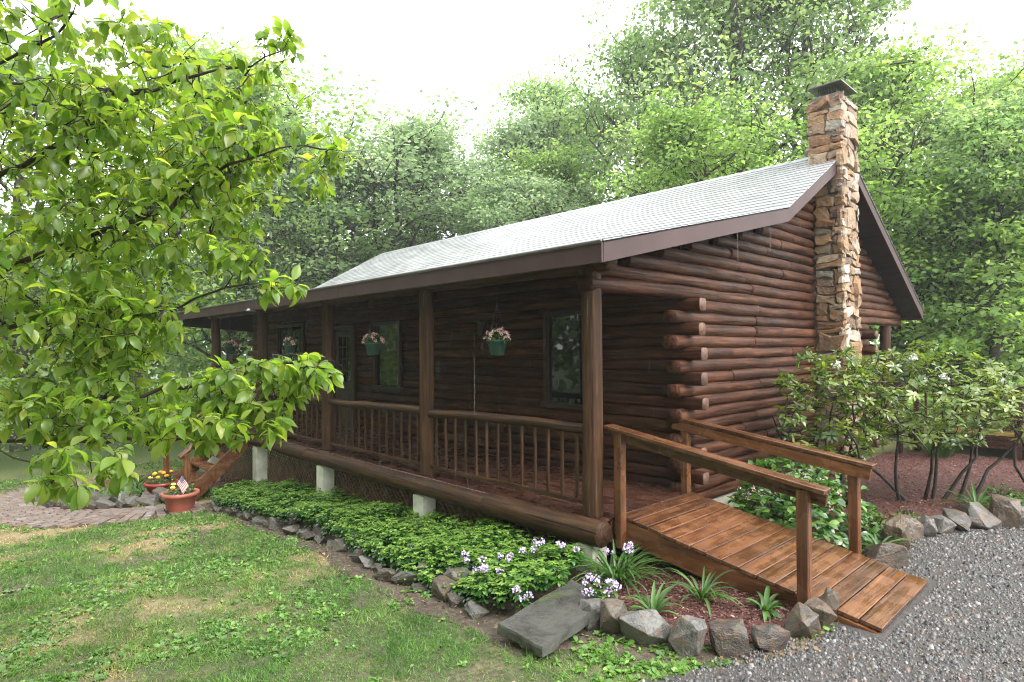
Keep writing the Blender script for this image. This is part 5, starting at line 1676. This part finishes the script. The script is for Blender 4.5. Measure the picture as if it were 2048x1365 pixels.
basket('green hanging basket of pink flowers in the third bay from the corner post', -6.73, 3, 18)
basket('green hanging basket in the farthest porch bay, against the woods', -9.80, 4, 22)

# wall lantern and eave fixture
wl = tag(empty('wall_lantern', (-3.39, YF - .12, 1.92)), 'small glass wall lantern on the logs left of the near window', 'lantern')
multibox('bracket', [((.09, .03, .12), (0, .025, .03)), ((.1, .1, .02), (0, -.05, .10))], M['wire'], wl)
lathe('glass', [(.032, -.1), (.05, .09)], M['lampglass'], 10, wl, (0, -.05, 0), cap=True)
lathe('finial', [(0, .15), (.02, .13), (.055, .11)], M['wire'], 10, wl, (0, -.05, 0))
el_ = tag(empty('eave_fixture', (-7.76, -.36, 2.33)), 'small pale blue fixture hanging under the porch eave left of the dogwood tip', 'lamp')
lathe('shade', [(.0, .05), (.05, .045), (.09, .0), (.085, 0), (.04, .035)], simple('pale_blue_enamel', (.42, .52, .62), .4, amp=.1, bump=0), 18, el_)  # pale blue fixture of unknown use, gives no light
lathe('stem', [(.012, .045), (.012, .09)], M['wire'], 8, el_)

# ------------------------------------------------------------------ rear deck
rd0 = tag(empty('rear_deck', (.5, 9.1, ground_z(2))), 'reddish wooden deck with railing behind the rhododendrons', 'deck')
def rdp(o): o.location = Vector(o.location) - rd0.location; return o
for i in range(26):
    y = 9.15 + i * .145
    rdp(obj('plank', box_mesh(6.0, .138, .03, M['ramp'], 0), rd0, (3.4, y + .07, -.02)))
rdp(obj('rim_board', box_mesh(6.0, .04, .2, M['deck'], .004), rd0, (3.4, 9.11, -.13)))
for x in (.55, 2.05, 3.55, 5.05):
    rdp(obj('railing_post', box_mesh(1.3, .09, .09, M['deck'], .004), rd0, (x, 9.09, .25), (0, R(90), 0)))
rdp(obj('top_rail', box_mesh(6.0, .12, .04, M['deck'], .004), rd0, (3.4, 9.09, .87)))
rdp(obj('bottom_rail', box_mesh(6.0, .04, .06, M['deck'], .004), rd0, (3.4, 9.09, .12)))
for i in range(38):
    x = .7 + i * .14
    rdp(obj('baluster', box_mesh(.72, .035, .035, M['deck'], 0), rd0, (x, 9.09, .48), (0, R(90), 0)))
rdp(obj('gate_board', box_mesh(.95, .035, .19, M['deck'], .004), rd0, (-.05, 8.7, .82)))
for x in (-.45, .35):
    rdp(obj('gate_post', box_mesh(1.25, .08, .08, M['deck'], .004), rd0, (x, 8.75, .2), (0, R(90), 0)))

# ------------------------------------------------------------------ rain haze
hz = bpy.data.materials.new('rain_haze'); hz.use_nodes = True
hn = hz.node_tree; hn.nodes.clear()
pv = hn.nodes.new('ShaderNodeVolumePrincipled'); ho = hn.nodes.new('ShaderNodeOutputMaterial')
pv.inputs['Color'].default_value = (.93, .96, 1, 1); pv.inputs['Density'].default_value = .0011; pv.inputs['Anisotropy'].default_value = .3
hn.links.new(pv.outputs[0], ho.inputs['Volume'])
hb = obj('haze', box_mesh(140, 140, 26, hz, 0), None, (-10, 15, 10.2)); tag(hb, 'thin pale rain haze in the air', 'haze', kind='stuff')

t = NT('water_thread'); t.set(Base_Color=(.9, .93, .95, 1), Roughness=.05, Transmission_Weight=.85, IOR=1.33)
RV, RF = [], []
def thread(x, y, z, L, r=.0016):
    tube([(x, y, z), (x, y, z - L * .5), (x, y, z - L)], [r * .6, r, r * .5], 5, RV, RF)
for i in range(200):
    x = rnd.uniform(-11, RX1 + .03); z = rnd.uniform(.1, 2.3)
    thread(x, ROOF[0][0] - .06 + rnd.uniform(-.02, .02), z, rnd.uniform(.05, .22), .0010)
for i in range(30):
    yy = rnd.uniform(0, 5.2); thread(RX1 + .06, yy, rnd.uniform(.2, 1) * (roof_under(yy)), rnd.uniform(.05, .16), .0010)
thread(-1.25, ROOF[0][0] - .06, 1.52, .62, .0022); thread(RX1 + .06, 2.05, 2.9, .38, .003); thread(RX1 + .06, 2.9, 3.08, .3, .003)
tag(obj('roof_runoff', mesh('roof_runoff', RV, RF, [t.m], smooth=True)), 'thin threads of rain water dripping off the roof edges', 'water', kind='stuff')
